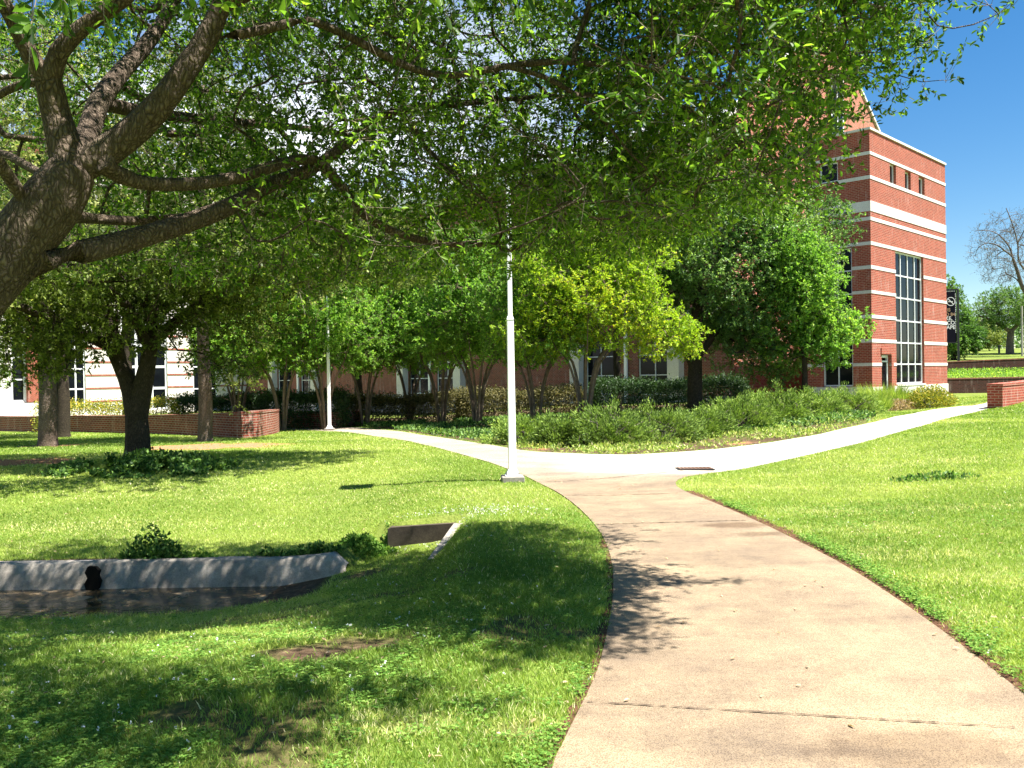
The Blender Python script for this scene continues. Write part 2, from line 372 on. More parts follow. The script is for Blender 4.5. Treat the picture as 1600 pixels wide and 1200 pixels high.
lf = pl[-1]; lt = pt[-1]
wl_ = [(lf[0] - 2.2, lf[1] + 1.2), (lf[0] - 3.5, lf[1] + 5.0), (lf[0] - 4.5, lf[1] + 14)]
wt_ = [(lt[0] - 1.2, lt[1] + 2.0), (lt[0] - 1.6, lt[1] + 5.5), (lt[0] - 2.3, lt[1] + 13)]
outline = [tuple(p) for p in start_L[::-1]] + [tuple(p) for p in pl] + wl_ + wt_[::-1] + [tuple(p) for p in pt[::-1]] + ext_t + ext[::-1] + [tuple(p) for p in pr[::-1]] + start_R
def smooth_closed(pts, it=2):
    p = np.array(pts, float)
    for _ in range(it):
        q = np.roll(p, -1, 0); p = np.stack([.75 * p + .25 * q, .25 * p + .75 * q], 1).reshape(-1, 2)
    return p
path_poly = smooth_closed(outline, 1)
def inside(poly, x, y):
    x = np.asarray(x, float); y = np.asarray(y, float); r = np.zeros(x.shape, bool)
    p = np.asarray(poly); n = len(p); j = n - 1
    for i in range(n):
        xi, yi = p[i]; xj, yj = p[j]
        c = ((yi > y) != (yj > y)) & (x < (xj - xi) * (y - yi) / (yj - yi + 1e-12) + xi)
        r ^= c; j = i
    return r
bed_poly = [tuple(p) for p in gp([(412, 663), (535, 664), (640, 675), (740, 690), (800, 700), (860, 707), (950, 711), (1050, 707), (1150, 698), (1230, 687), (1300, 674), (1350, 663), (1365, 655)])] + [(16.0, 37.0), (-4, 50), (-12, 50)]
front_bed = [tuple(p) for p in gp([(790, 700), (860, 707), (950, 711), (1050, 707), (1150, 698), (1230, 687), (1300, 674), (1345, 664), (1320, 650), (1200, 668), (1100, 682), (960, 690), (820, 684)])]

# ------------------------------------------------------------------ ground
def soil_at(x, y):
    x = np.asarray(x, float); y = np.asarray(y, float)
    s = np.zeros(x.shape)
    for (px, py, r, a) in [(525, 1015, .34, 1), (560, 900, .22, .8), (440, 940, .25, .8), (340, 972, .28, .75), (210, 1004, .3, .6), (690, 1085, .12, .4), (610, 930, .3, .6), (690, 905, .28, .6), (300, 985, .5, .55), (450, 955, .5, .6), (150, 1005, .45, .4), (1000, 1130, .01, 0), (905, 990, .16, .7), (380, 1070, .25, .3), (1440, 745, .35, .4), (640, 1130, .15, .35), (820, 1140, .10, .5)]:
        c = SPOT[(px, py)]
        d = np.hypot((x - c[0]) / 1.6, y - c[1] - .25 * (x - c[0])) / r
        s = np.maximum(s, a * ss(1.25 - d - .9 * (vnoise(x, y, .22, 9) - .5)))
    s = np.maximum(s, .75 * ss((fbm(x, y, 1.1, 21) - .66) * 6) * ss((9 - y) / 3) * (x < 1))
    s = np.maximum(s, inside(bed_poly, x, y) * (.75 + .25 * ss(fbm(x, y, 2.3, 4) * 3 - .9)))
    s = np.maximum(s, .95 * inside(front_bed, x, y) * (.35 + .65 * ss(fbm(x, y, .7, 5) * 4 - 1.4)))
    dc = (x < -2.0) & (y > 7.9) & (y < 9.5)
    s = np.maximum(s, 1.0 * dc * ss((y - 8.1) / .5))
    return np.clip(s, 0, 1)
def mulch_at(x, y):
    m = np.zeros(np.shape(x))
    for (px, py, r) in [(330, 697, 1.15), (0, 722, .9), (78, 697, .5)]:
        c = SPOT[(px, py)]
        m = np.maximum(m, ss((1.2 - np.hypot((x - c[0]) / 1.8, y - c[1]) / r - .7 * (vnoise(x, y, .5, 2) - .5)) * 2))
    for (px, py, r) in [(935, 706, .16), (1155, 692, .2), (845, 702, .14), (1070, 650, .2), (1392, 655, .3)]:
        c = SPOT[(px, py)]
        m = np.maximum(m, ss((1.2 - np.hypot((x - c[0]) / 1.5, y - c[1]) / r) * 2) * .9)
    return m
SPOT = {k: G(*k) for k in [(560, 900), (440, 940), (340, 972), (210, 1004), (690, 1085), (525, 1015), (610, 930), (690, 905), (300, 985), (450, 955), (150, 1005), (1000, 1130), (905, 990), (380, 1070), (1440, 745), (640, 1130), (820, 1140),
                          (330, 697), (0, 722), (78, 697), (935, 706), (1155, 692), (845, 702), (1070, 650), (1392, 655)]}
gx = np.unique(np.concatenate([np.array([-1600, -800, -400, -200, -120, -80]), np.arange(-60, -14, 1.5), np.arange(-14, 7, .13), np.arange(7, 26, .4), np.arange(26, 70, 1.5), np.array([90, 130, 200, 400, 800, 1600])]))
gy = np.unique(np.concatenate([np.array([-1600, -800, -300, -100, -40, -20]), np.arange(-10, 3, .6), np.arange(3, 12, .12), np.arange(12, 36, .4), np.arange(36, 49.5, 1), np.arange(49.6, 51.2, .25), np.arange(51.5, 55.9, .6), np.arange(55.8, 57, .25), np.arange(57, 120, 2.5), np.array([140, 180, 260, 400, 800, 1600])]))
X, Yg = np.meshgrid(gx, gy); Z = T(X, Yg)
V = np.stack([X.ravel(), Yg.ravel(), Z.ravel()], 1); nx = len(gx); ny = len(gy)
I = (np.arange(ny - 1)[:, None] * nx + np.arange(nx - 1)[None]).ravel()
Fq = np.stack([I, I + 1, I + nx + 1, I + nx], 1)
me = np_mesh('ground', V, Fq, 4, MAT['ground'], smooth=True, attrs={'soil': soil_at(X.ravel(), Yg.ravel()), 'mulch': mulch_at(X.ravel(), Yg.ravel())})
tag(link('ground', me), kind='structure')

# ------------------------------------------------------------------ paths
def sheet(name, poly, lift, mat, cut=.45, skirt=.05, inset=None):
    bm = bmesh.new()
    vs_ = [bm.verts.new((float(a), float(b), 0)) for a, b in poly]; f = bm.faces.new(vs_)
    bmesh.ops.triangulate(bm, faces=[f])
    xs = [v.co.x for v in bm.verts]; ys = [v.co.y for v in bm.verts]
    for ax, lo, hi in ((0, min(xs), max(xs)), (1, min(ys), max(ys))):
        k = math.floor(lo / cut) * cut + cut
        while k < hi:
            co = (k, 0, 0) if ax == 0 else (0, k, 0); no = (1, 0, 0) if ax == 0 else (0, 1, 0)
            bmesh.ops.bisect_plane(bm, geom=bm.verts[:] + bm.edges[:] + bm.faces[:], plane_co=co, plane_no=no); k += cut
    bmesh.ops.recalc_face_normals(bm, faces=bm.faces)
    if sum(f.normal.z for f in bm.faces) < 0: bmesh.ops.reverse_faces(bm, faces=bm.faces)
    be = [e for e in bm.edges if len(e.link_faces) == 1]
    P_ = np.array([v.co[:] for v in bm.verts]); zz = T(P_[:, 0], P_[:, 1])
    for v, z in zip(bm.verts, zz): v.co.z = z + lift
    r = bmesh.ops.extrude_edge_only(bm, edges=be)
    for g in r['geom']:
        if isinstance(g, bmesh.types.BMVert): g.co.z -= skirt + lift
    me = bpy.data.meshes.new(name); bm.to_mesh(me); bm.free(); me.materials.append(mat)
    return me
# the branch to the right and the bright far part are newer, paler concrete: split at a joint across the fork
def path_material():
    m, nt, out = new_mat('walkway_concrete'); p = geo(nt)
    n1 = noise(nt, p, .8, 6, .6); n2 = noise(nt, p, 4.5, 6, .7); n3 = noise(nt, p, 150, 3, .7); n4 = noise(nt, p, 40, 4, .6)
    old = ramp(nt, mix(nt, n1, n2, .4), [(.38, (.180, .139, .100)), (.62, (.285, .220, .145))])
    new = ramp(nt, mix(nt, n1, n2, .4), [(.33, (.44, .41, .36)), (.66, (.58, .55, .50))])
    a = attr(nt, 'pale'); c = mix(nt, old, new, a)
    c = mix(nt, c, (.60, .60, .64), ramp(nt, noise(nt, mapping(nt, p, (.6, 1.3, 1)), 1.2, 6, .7), [(.46, (0, 0, 0)), (.64, (.72,) * 3)]), 'MULTIPLY')
    c = mix(nt, c, ramp(nt, n3, [(.38, (.5, .43, .36)), (.5, (1, 1, 1)), (.62, (1.45, 1.4, 1.25))]), .9, 'MULTIPLY')
    c = mix(nt, c, ramp(nt, n4, [(.3, (.78, .75, .72)), (.6, (1.05, 1.05, 1.05))]), .6, 'MULTIPLY')
    for (px_, py_, rx, ry, am) in [(1150, 822, .40, .16, .75), (1190, 836, .26, .12, .55), (1440, 1175, .5, .22, .4), (1085, 735, .5, .35, .3)]:
        c0 = G(px_, py_); vm = nt.nodes.new('ShaderNodeVectorMath'); vm.operation = 'SUBTRACT'; nt.links.new(p, vm.inputs[0]); vm.inputs[1].default_value = [float(v) for v in c0]
        ln = nt.nodes.new('ShaderNodeVectorMath'); ln.operation = 'LENGTH'; nt.links.new(mapping(nt, vm.outputs[0], (1 / rx, 1 / ry, 0)), ln.inputs[0])
        ad = nt.nodes.new('ShaderNodeMath'); ad.operation = 'MULTIPLY_ADD'; nt.links.new(n2, ad.inputs[0]); ad.inputs[1].default_value = 1.1; nt.links.new(ln.outputs['Value'], ad.inputs[2])
        c = mix(nt, c, (.50, .42, .36), ramp(nt, mix(nt, ad.outputs[0], (0.0, 0.0, 0.0), .5), [(.60, (am,) * 3), (.85, (0, 0, 0))]), 'MULTIPLY')
    princ(nt, out, c, .9, .25, mix(nt, n3, n4, .4), .35, .006); return m
MAT['walk'] = path_material()
me = sheet('path', path_poly, .012, MAT['walk'], .3, .06)
pc = np.array([v.co[:] for v in me.vertices])
ppx, ppy = project(pc + np.array([0, 0, 0]))
pale = ss((pc[:, 1] - 13.2) / 1.2) * ss((pc[:, 0] - .4 - (pc[:, 1] - 15) * .02) / 2.5) + .35 * ss((pc[:, 1] - 12) / 4)
a = me.attributes.new('pale', 'FLOAT', 'POINT'); a.data.foreach_set('value', np.clip(pale, 0, 1).astype(np.float32))
st = np.zeros(len(pc))
for (px, py, rx, ry, am) in [(1152, 822, .34, .10, .8), (1185, 832, .22, .07, .7), (1010, 905, .0, .1, 0), (1430, 1180, .5, .2, .35)]:
    if rx == 0: continue
    c = G(px, py); st = np.maximum(st, am * ss(1.7 - np.hypot((pc[:, 0] - c[0]) / rx, (pc[:, 1] - c[1]) / ry)))
a = me.attributes.new('stain', 'FLOAT', 'POINT'); a.data.foreach_set('value', st.astype(np.float32))
tag(link('path', me), kind='structure')

def ribbon(pts, w, lift, wob=0.0, seed=0, step=.12, side=0.0):
    """thin strip lying on the ground along a polyline"""
    p = np.array(pts, float)[:, :2]; d = np.r_[0, np.cumsum(np.hypot(*np.diff(p, axis=0).T))]
    s = np.arange(0, d[-1], step); q = np.stack([np.interp(s, d, p[:, 0]), np.interp(s, d, p[:, 1])], 1)
    t = np.gradient(q, axis=0); t /= np.linalg.norm(t, axis=1)[:, None] + 1e-9; n_ = np.stack([-t[:, 1], t[:, 0]], 1)
    rng = np.random.default_rng(seed); ww = w * (1 + wob * rng.uniform(-1, 1, len(s)))
    off = side + wob * w * .5 * rng.uniform(-1, 1, len(s))
    A = q + n_ * (off + ww / 2)[:, None]; B = q + n_ * (off - ww / 2)[:, None]
    V = np.concatenate([np.c_[A, T(A[:, 0], A[:, 1]) + lift], np.c_[B, T(B[:, 0], B[:, 1]) + lift]])
    n = len(s); i = np.arange(n - 1); return V, np.stack([i, i + n, i + n + 1, i + 1], 1)
MAT['joint'] = plain('joint_grime', (.075, .055, .04), .95, .1, .4, 40)
JV, JF, k = [], [], 0
for j, (a, b) in enumerate([((912, 1101), (1598, 1143)), ((928, 822), (1170, 815)), ((880, 776), (1064, 772)), ((850, 755), (1070, 737))]):
    A = G(*a); B = G(*b); m = [A + (B - A) * t for t in np.linspace(0.01, .99, 12)]
    v, f = ribbon(m, .007 if j == 0 else .016, .0185, .9, j, .03); JV.append(v); JF.append(f + k); k += len(v)
tag(link('path_joints', np_mesh('path_joints', np.concatenate(JV), np.concatenate(JF), 4, MAT['joint'])), kind='structure')
v1, f1 = ribbon([tuple(p) for p in start_R[::-1]] + pr[:8], .15, .008, .5, 3, .05, -.05)
v2, f2 = ribbon([tuple(p) for p in start_L[::-1]] + pl[:6], .05, .007, .5, 4, .05, .02)
tag(link('soil_edge', np_mesh('soil_edge', np.concatenate([v1, v2]), np.concatenate([f1, f2 + len(v1)]), 4, MAT['soil'])), kind='structure')

# iron drain cover on the path
c = G(1085, 734); d = thing('drain_cover', 'rusty dark drain cover set flush in the pale concrete where the walkway forks', 'drain cover', c + np.array([0, 0, .013]))
m = MB(); m.box(-.30, .30, -.19, .19, 0, .012); m.build('cover_frame', MAT['black_metal'], d)
m = MB()
for i in range(9): m.box(-.26 + i * .062, -.225 + i * .062, -.16, .16, .0125, .020)
m.build('grate', plain('rusty_iron', (.16, .09, .06), .8, .3, .3, 30), d)

# ------------------------------------------------------------------ ditch: concrete liner, water, culvert
xs = np.arange(-14, -1.80, .14); V = []; n = len(xs)
yt = y_face(xs) - .02; zt = T(xs, yt + .25) + .015 + .012 * (vnoise(xs, xs * 0, .8, 3) - .5)
rng = np.random.default_rng(5)
rows = [(yt + .20, zt - .02), (yt + .02, zt), (yt - .05, zt - .02), (yt - .10, zt - .18), (yt - .16, zt - .38), (yt - .22, zt - .7)]
V = np.concatenate([np.stack([xs, yy + .012 * (vnoise(xs * 3, yy, .5, 8) - .5), zz], 1) for yy, zz in rows])
i = np.arange(n - 1); Fq = np.concatenate([np.stack([i + r * n, i + r * n + 1, i + (r + 1) * n + 1, i + (r + 1) * n], 1) for r in range(len(rows) - 1)])
L = thing('ditch_wall', 'long stained concrete lining along the far bank of the drainage ditch', 'retaining wall', (-8, 9.3, -.3))
o = link('liner', np_mesh('liner', V - np.array([-8, 9.3, -.3]), Fq, 4, concrete('ditch_concrete', (.17, .155, .135), (.46, .42, .365), .9, 2.5), smooth=False), L)
c = P(146, 898, 9.17) - np.array([-8, 9.3, -.3])
m = MB()
rr = [(0.0, -.17), (.07, -.15), (.10, -.05), (.07, .03), (.09, .10), (.04, .15), (-.05, .16), (-.09, .08), (-.06, 0), (-.10, -.08), (-.08, -.16)]
m.prism([(c[0] + a * .85, c[2] - .03 + b * .78) for a, b in rr], c[1] - .035, c[1] + .02); m.build('broken_hole', plain('hole_dark', (.012, .010, .008), .95, .05), L)
wx = np.arange(-14, -2.2, .5)
m = MB(); 
for a, b in zip(wx[:-1], wx[1:]): m.add([(a, 7.9, -.60), (b, 7.9, -.60), (b, 9.42, -.60), (a, 9.42, -.60)], [(0, 1, 2, 3)])
tag(m.build('water', MAT['water']), kind='structure')
cb = P(612, 848, 10.02)
cv = thing('culvert_headwall', 'low concrete culvert headwall with a sloping side wing sunk into the lawn', 'culvert', (cb[0], 10.0, -.2))
tl = P(606, 824, 10.0) - np.array([cb[0], 10, -.2]); tr = P(712, 817, 10.0) - np.array([cb[0], 10, -.2])
m = MB(); m.prism([(tl[0], -.75), (tl[0], tl[2] - .02), (tl[0] + .04, tl[2]), (tr[0], tr[2]), (tr[0], -.75)], -.02, .12); m.build('headwall', concrete('dark_brown_concrete', (.04, .032, .024), (.10, .08, .058), .6, 4), cv)  # headwall concrete is dark brown, much darker than the side wing
wing = MB(); w = .09
wing.add([(tr[0] - .02, -.022, -.7), (tr[0] - .02, -.022, tr[2]), (tr[0] - .26, -.78, -.7), (tr[0] - .26, -.78, tr[2] - .26),
          (tr[0] + w, -.022, -.7), (tr[0] + w, -.022, tr[2] + .003), (tr[0] - .26 + w, -.78, -.7), (tr[0] - .26 + w, -.78, tr[2] - .26)],
         [(0, 1, 3, 2), (4, 6, 7, 5), (1, 5, 7, 3), (2, 3, 7, 6), (0, 4, 5, 1)])
wing.build('side_wing', MAT['concrete'], cv)

# ------------------------------------------------------------------ buildings (one local frame: x along the sunny faces, y along the long shaded facade)
uy = ray(2128, 568); ANG = math.atan2(uy[1], uy[0])
TC = P(1363, 592, 38.0)
ORG = np.array([TC[0], 38.0, 0.0])
ca, sa = math.cos(ANG), math.sin(ANG)
def to_local(p):
    d = np.asarray(p) - ORG; return np.array([d[0] * ca + d[1] * sa, -d[0] * sa + d[1] * ca, d[2]])
def from_local(x, y, z=0.0): return np.array([ORG[0] + x * ca - y * sa, ORG[1] + x * sa + y * ca, z])
def on_plane(px, py, axis, val):
    """local coordinates where a photo pixel's ray meets the local plane x=val (axis 0) or y=val (axis 1)"""
    o = to_local(CO); e = to_local(CO + ray(px, py)); d = e - o
    return o + d * ((val - o[axis]) / d[axis])

def wall_cells(mb, a0, a1, z0, z1, holes, plane, axis, depth, inward):
    """front of a wall on local plane (axis=0: x=plane, runs along y; axis=1: y=plane, runs along x) with real openings and reveals"""
    A = sorted({a0, a1, *[h[0] for h in holes], *[h[1] for h in holes]}); Zs = sorted({z0, z1, *[h[2] for h in holes], *[h[3] for h in holes]})
    def pt(a, z, d=0): return (plane + d, a, z) if axis == 0 else (a, plane + d, z)
    for i in range(len(A) - 1):
        for j in range(len(Zs) - 1):
            ca_, cz = (A[i] + A[i + 1]) / 2, (Zs[j] + Zs[j + 1]) / 2
            if any(h[0] < ca_ < h[1] and h[2] < cz < h[3] for h in holes): continue
            if not (a0 <= ca_ <= a1 and z0 <= cz <= z1): continue
            mb.add([pt(A[i], Zs[j]), pt(A[i + 1], Zs[j]), pt(A[i + 1], Zs[j + 1]), pt(A[i], Zs[j + 1])], [(0, 1, 2, 3)])
    for h in holes:
        b0, b1, y0, y1 = h[:4]; D = inward * depth
        for q in ([(b0, y0), (b0, y1)], [(b1, y0), (b1, y1)], [(b0, y0), (b1, y0)], [(b0, y1), (b1, y1)]):
            mb.add([pt(*q[0]), pt(*q[1]), pt(q[1][0], q[1][1], D), pt(q[0][0], q[0][1], D)], [(0, 1, 2, 3)])
def window(parent, a0, a1, z0, z1, plane, axis, nx_, nz_, fw=.07, mw=.045, inset=.12, inward=1, name='window', solid=(), divs=None):
    """frame with mullions and a dark pane behind, in an opening"""
    f = MB(); I0 = inward * inset; d = inward * .06
    def bx(x0, x1, y0, y1, lo, hi):
        lo, hi = min(lo, hi), max(lo, hi)
        if axis == 0: f.box(plane + lo, plane + hi, x0, x1, y0, y1)
        else: f.box(x0, x1, plane + lo, plane + hi, y0, y1)
    bx(a0 + .004, a0 + fw, z0 + .004, z1 - .004, I0, I0 + d); bx(a1 - fw, a1 - .004, z0 + .004, z1 - .004, I0, I0 + d)
    bx(a0 + fw, a1 - fw, z1 - fw, z1 - .004, I0, I0 + d); bx(a0 + fw, a1 - fw, z0 + .004, z0 + fw, I0, I0 + d)
    for i in range(1, nx_):
        c_ = lerp(a0, a1, i / nx_); bx(c_ - mw / 2, c_ + mw / 2, z0 + fw, z1 - fw, I0 + inward * .004, I0 + d)
    zs_ = divs if divs else [lerp(z0, z1, j / nz_) for j in range(1, nz_)]
    for c_ in zs_: bx(a0 + fw, a1 - fw, c_ - mw / 2, c_ + mw / 2, I0 + inward * .008, I0 + d)
    w_ = f.build(name, MAT['frame'], parent)
    g = MB(); D = inward * (inset + .045)
    if axis == 0: g.add([(plane + D, a0, z0), (plane + D, a1, z0), (plane + D, a1, z1), (plane + D, a0, z1)], [(0, 1, 2, 3)])
    else: g.add([(a0, plane + D, z0), (a1, plane + D, z0), (a1, plane + D, z1), (a0, plane + D, z1)], [(0, 1, 2, 3)])
    g.build('pane', MAT['glass'], w_)
    return w_

def building(name, label): return thing(name, label, 'building', ORG, None, ANG)

# --- the corner tower
tw = building('brick_tower', 'square red brick stair tower with white stone bands and a tall gridded corner window')
zr = lambda py, px=1363: on_plane(px, py, 1, 0.0)[2]
W = on_plane(1480, 570, 1, 0.0)[0]; D = on_plane(1262, 570, 0, 0.0)[1]
ztop = zr(201, 1356); zbase = float(T(TC[0], 38)) - .3
zpl = zr(605)
bands = [(zr(240, 1357), zr(235, 1357)), (zr(278.5, 1358), zr(273, 1358)), (zr(329, 1359), zr(313, 1359)), (zr(343.5, 1359), zr(338, 1359)), (zr(382, 1360), zr(376.8, 1360)), (zr(419.5, 1360), zr(414, 1360)),
         (zr(458, 1361), zr(453, 1361)), (zr(497, 1362), zr(491.5, 1362)), (zr(535, 1363), zr(529.5, 1363)), (zr(572, 1363), zr(567, 1363))]
# right (sunny) face
bw = [on_plane(1400, 500, 1, 0)[0], on_plane(1443.5, 500, 1, 0)[0], on_plane(1420, 600, 1, 0)[2], bands[4][0]]
dr = [on_plane(1378, 600, 1, 0)[0], on_plane(1392, 600, 1, 0)[0], float(T(*from_local(1, 0)[:2])) - .02, zr(554, 1384)]
slits = []
for (a, b, y0, y1) in [(1390.5, 1400, 254, 287), (1414, 1423, 266, 297), (1435.5, 1444.5, 275, 304)]:
    c0 = on_plane((a + b) / 2, (y0 + y1) / 2, 1, 0)
    slits.append([on_plane(a, 280, 1, 0)[0], on_plane(b, 280, 1, 0)[0], bands[1][1], on_plane(a, y0, 1, 0)[2]])
holesR = [bw, dr] + slits
m = MB(); wall_cells(m, 0, W, zbase, ztop, holesR, 0.0, 1, .28, 1)
# left (shaded) face
lw = [on_plane(1332, 500, 0, 0)[1], min(on_plane(1285, 500, 0, 0)[1], D - .3), on_plane(1331, 604, 0, 0)[2], on_plane(1331, 386, 0, 0)[2]]
sw = [on_plane(1309, 270, 0, 0)[1], on_plane(1280, 270, 0, 0)[1], on_plane(1309, 283, 0, 0)[2], on_plane(1309, 252, 0, 0)[2]]
wall_cells(m, 0, D, zbase, ztop, [lw, sw], 0.0, 0, .28, 1)
m.add([(W, 0, zbase), (W, D + 4, zbase), (W, D + 4, ztop), (W, 0, ztop)], [(0, 1, 2, 3)]); m.add([(0, D, zbase), (W, D, zbase), (W, D, ztop), (0, D, ztop)], [(0, 1, 2, 3)])
m.add([(0, 0, ztop - .3), (W, 0, ztop - .3), (W, D, ztop - .3), (0, D, ztop - .3)], [(0, 1, 2, 3)])
m.build('wall', MAT['brick'], tw)
def cut_segments(a0, a1, z0, z1, holes):
    segs = [(a0, a1)]
    for h in holes:
        if h[2] < z1 - .01 and h[3] > z0 + .01:
            new = []
            for s in segs:
                if h[1] <= s[0] or h[0] >= s[1]: new.append(s); continue
                if h[0] > s[0]: new.append((s[0], h[0]))
                if h[1] < s[1]: new.append((h[1], s[1]))
            segs = new
    return segs
for z0, z1 in bands:
    for a, b in cut_segments(-.02, W + .02, z0, z1, holesR): m = MB(); m.box(a, b, -.02, .06, z0, z1); m.build('stone_band', MAT['stone'], tw)
    for a, b in cut_segments(.06, D, z0, z1, [lw, sw]): m = MB(); m.box(-.02, .0595, a, b, z0, z1); m.build('stone_band', MAT['stone'], tw)
m = MB()
for a, b in cut_segments(-.035, W + .035, zbase, zpl, [dr]): m.box(a, b, -.035, .055, zbase, zpl - (0.0))
m.box(-.035, .055, .055, D, zbase, zpl); m.build('plinth', MAT['limestone'], tw)
m = MB(); m.box(-.05, W + .05, -.05, .32, ztop, ztop + .10); m.box(-.05, .32, .32, D, ztop, ztop + .10); m.box(W - .30, W + .05, .32, D, ztop, ztop + .10); m.build('coping', MAT['stone'], tw)
zdiv = [on_plane(1401, y, 1, 0)[2] for y in (429, 464, 500, 535, 569)]
window(tw, bw[0], bw[1], bw[2], bw[3], 0.0, 1, 4, 6, .08, .06, .1, 1, 'window', divs=zdiv)
for s_ in slits: window(tw, *s_, 0.0, 1, 1, 1, .06, .05, .12)
m = MB(); m.box(bw[0] - .03, bw[1] + .03, -.06, .099, bw[2] - .07, bw[2] - .002); m.build('sill', MAT['limestone'], tw)
window(tw, *lw, 0.0, 0, 2, 6, .07, .05, .1); window(tw, *sw, 0.0, 0, 1, 1, .07, .05, .1)
# door in a stepped brick recess
door = MB(); door.box(dr[0] + .1, dr[1] - .1, .16, .20, dr[2] + .03, dr[3] - .28); do = door.build('door', MAT['glass'], tw)
fr = MB(); fr.box(dr[0] + .01, dr[0] + .1, .12, .2, dr[2], dr[3] - .03); fr.box(dr[1] - .1, dr[1] - .01, .12, .2, dr[2], dr[3] - .03); fr.box(dr[0] + .1, dr[1] - .1, .12, .2, dr[3] - .14, dr[3] - .03)
fr.box(dr[0] + .1, dr[1] - .1, .12, .2, dr[3] - .34, dr[3] - .27); fr.build('door_frame', MAT['frame'], do)
hd = MB(); hd.cyl((dr[1] - .2, .10, dr[2] + .95), (dr[1] - .2, .10, dr[2] + 1.25), .018); hd.build('handle', MAT['white_metal'], do)
sr = MB(); e = .26
sr.box(dr[0] - .1, dr[1] + e, -.05, -.001, dr[3] + .02, dr[3] + .30); sr.box(dr[1] + .002, dr[1] + e, -.05, -.001, dr[2], dr[3] + .02)
sr.build('door_surround', MAT['brick'], tw)

# --- the long main hall behind the trees, with its gabled end
XF = .55
hall = building('brick_hall', 'long red brick hall behind the trees with a pale metal eave and steep brick gable')
yg = on_plane(1141, 300, 0, XF)[1]; yi = on_plane(385, 600, 0, XF)[1]
ze = on_plane(930, 238, 0, XF)[2]
hz0 = -1.6
zp = on_plane(560, 616, 0, XF)[2]
spouts = [on_plane(x_, 600, 0, XF)[1] for x_ in (980, 673, 467)]
cols = [on_plane(x_, 600, 0, XF)[1] for x_ in (1060, 906, 722, 633, 497, 430)]
holes = []
for c_, sgn in zip(cols, (1, -1, 1, -1, 1, -1)):
    for z0, z1 in ((zp + .05, zp + 3.3), (zp + 4.9, zp + 7.6), (zp + 8.9, zp + 11.2)):
        a = c_ + sgn * .45; b = c_ + sgn * 2.6
        holes.append([min(a, b), max(a, b), z0, z1])
zf1 = ze - .75
m = MB(); wall_cells(m, yg, yi + 2, hz0, zf1, holes, XF, 0, .22, 1)
ya = [on_plane(1292, 24, 1, yg), on_plane(1400, 236, 1, yg)]
xe = 2 * (ya[0][0] - XF) + XF; zap = ya[0][2]
gslope = (zap - ze) / (ya[0][0] - XF)
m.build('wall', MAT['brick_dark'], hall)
# gable wall as a thick slab
g = MB(); g.prism([(XF, hz0), (XF, ze), (ya[0][0], zap), (xe, ze), (xe, hz0)], yg - .02, yg + .35); g.build('gable_wall', MAT['brick_gable'], hall)
cp = MB(); cw = .30
for s0, s1 in (((XF - .1, ze), (ya[0][0], zap)), ((ya[0][0], zap), (xe + .1, ze))):
    n_ = Vector((-(s1[1] - s0[1]), s1[0] - s0[0])).normalized() * .14
    cp.prism([s0, s1, (s1[0] + n_.x, s1[1] + n_.y), (s0[0] + n_.x, s0[1] + n_.y)], yg - .12, yg + .42)
cp.build('gable_coping', MAT['stone'], hall)
gw = MB(); gc = ya[0][0] + .8; gw.box(gc - .5, gc - .35, yg - .07, yg - .021, zap - 10, zap - 3.2); gw.box(gc + 1.1, gc + 1.25, yg - .07, yg - .021, zap - 10, zap - 3.2); gw.box(gc - .35, gc + 1.1, yg - .07, yg - .021, zap - 3.35, zap - 3.2); gw.box(gc + .3, gc + .42, yg - .07, yg - .021, zap - 10, zap - 3.35)
gwo = gw.build('gable_window', MAT['frame'], hall)
gl = MB(); gl.box(gc - .35, gc + 1.1, yg - .035, yg - .0215, zap - 10, zap - 3.35); gl.build('pane', MAT['glass'], gwo)
fa = MB(); fa.box(XF - .55, XF - .02, yg + .36, yi + 2, zf1, ze - .12); fa.box(XF - .62, XF - .5, yg + .36, yi + 2, ze - .119, ze + .02); fa.build('fascia', MAT['frame'], hall)
rf = MB(); rf.prism([(XF - .5, ze + .025), (XF + 5.5, ze + 2.6), (XF + 9, ze + 2.6), (XF + 9, ze - 1), (XF - .01, ze - 1)], yg + .36, yi + 12); rf.build('roof', plain('grey_metal_roof', (.40, .41, .42), .5, .4, .08), hall)
for y_ in spouts:
    m = MB(); m.box(XF - .16, XF - .03, y_ - .09, y_ + .09, zp - .9, zf1); m.build('downspout', MAT['white_metal'], hall)
for y_ in cols:
    m = MB(); m.box(XF - .5, XF - .003, y_ - .36, y_ + .36, hz0, zp + 4.4); m.box(XF - .56, XF - .003, y_ - .42, y_ + .42, zp + 4.4, zp + 4.7); m.build('column', MAT['limestone'], hall)
for h in holes: window(hall, h[0], h[1], h[2], h[3], XF, 0, 2, 3, .07, .05, .1)
ys_ = sorted([yg] + [c for c in cols] + [yi + 2])
for a, b in zip(ys_[:-1], ys_[1:]):
    m = MB(); m.box(XF - .06, XF - .002, a + (.37 if a != yg else 0), b - (.37 if b != yi + 2 else 0), hz0, zp); m.build('plinth', MAT['concrete'], hall)
for dz in (4.2, 8.3):
    for a, b in zip(ys_[:-1], ys_[1:]): m = MB(); m.box(XF - .04, XF - .002, a + .43, b - .43, zp + dz, zp + dz + .3); m.build('stone_band', MAT['stone'], hall)

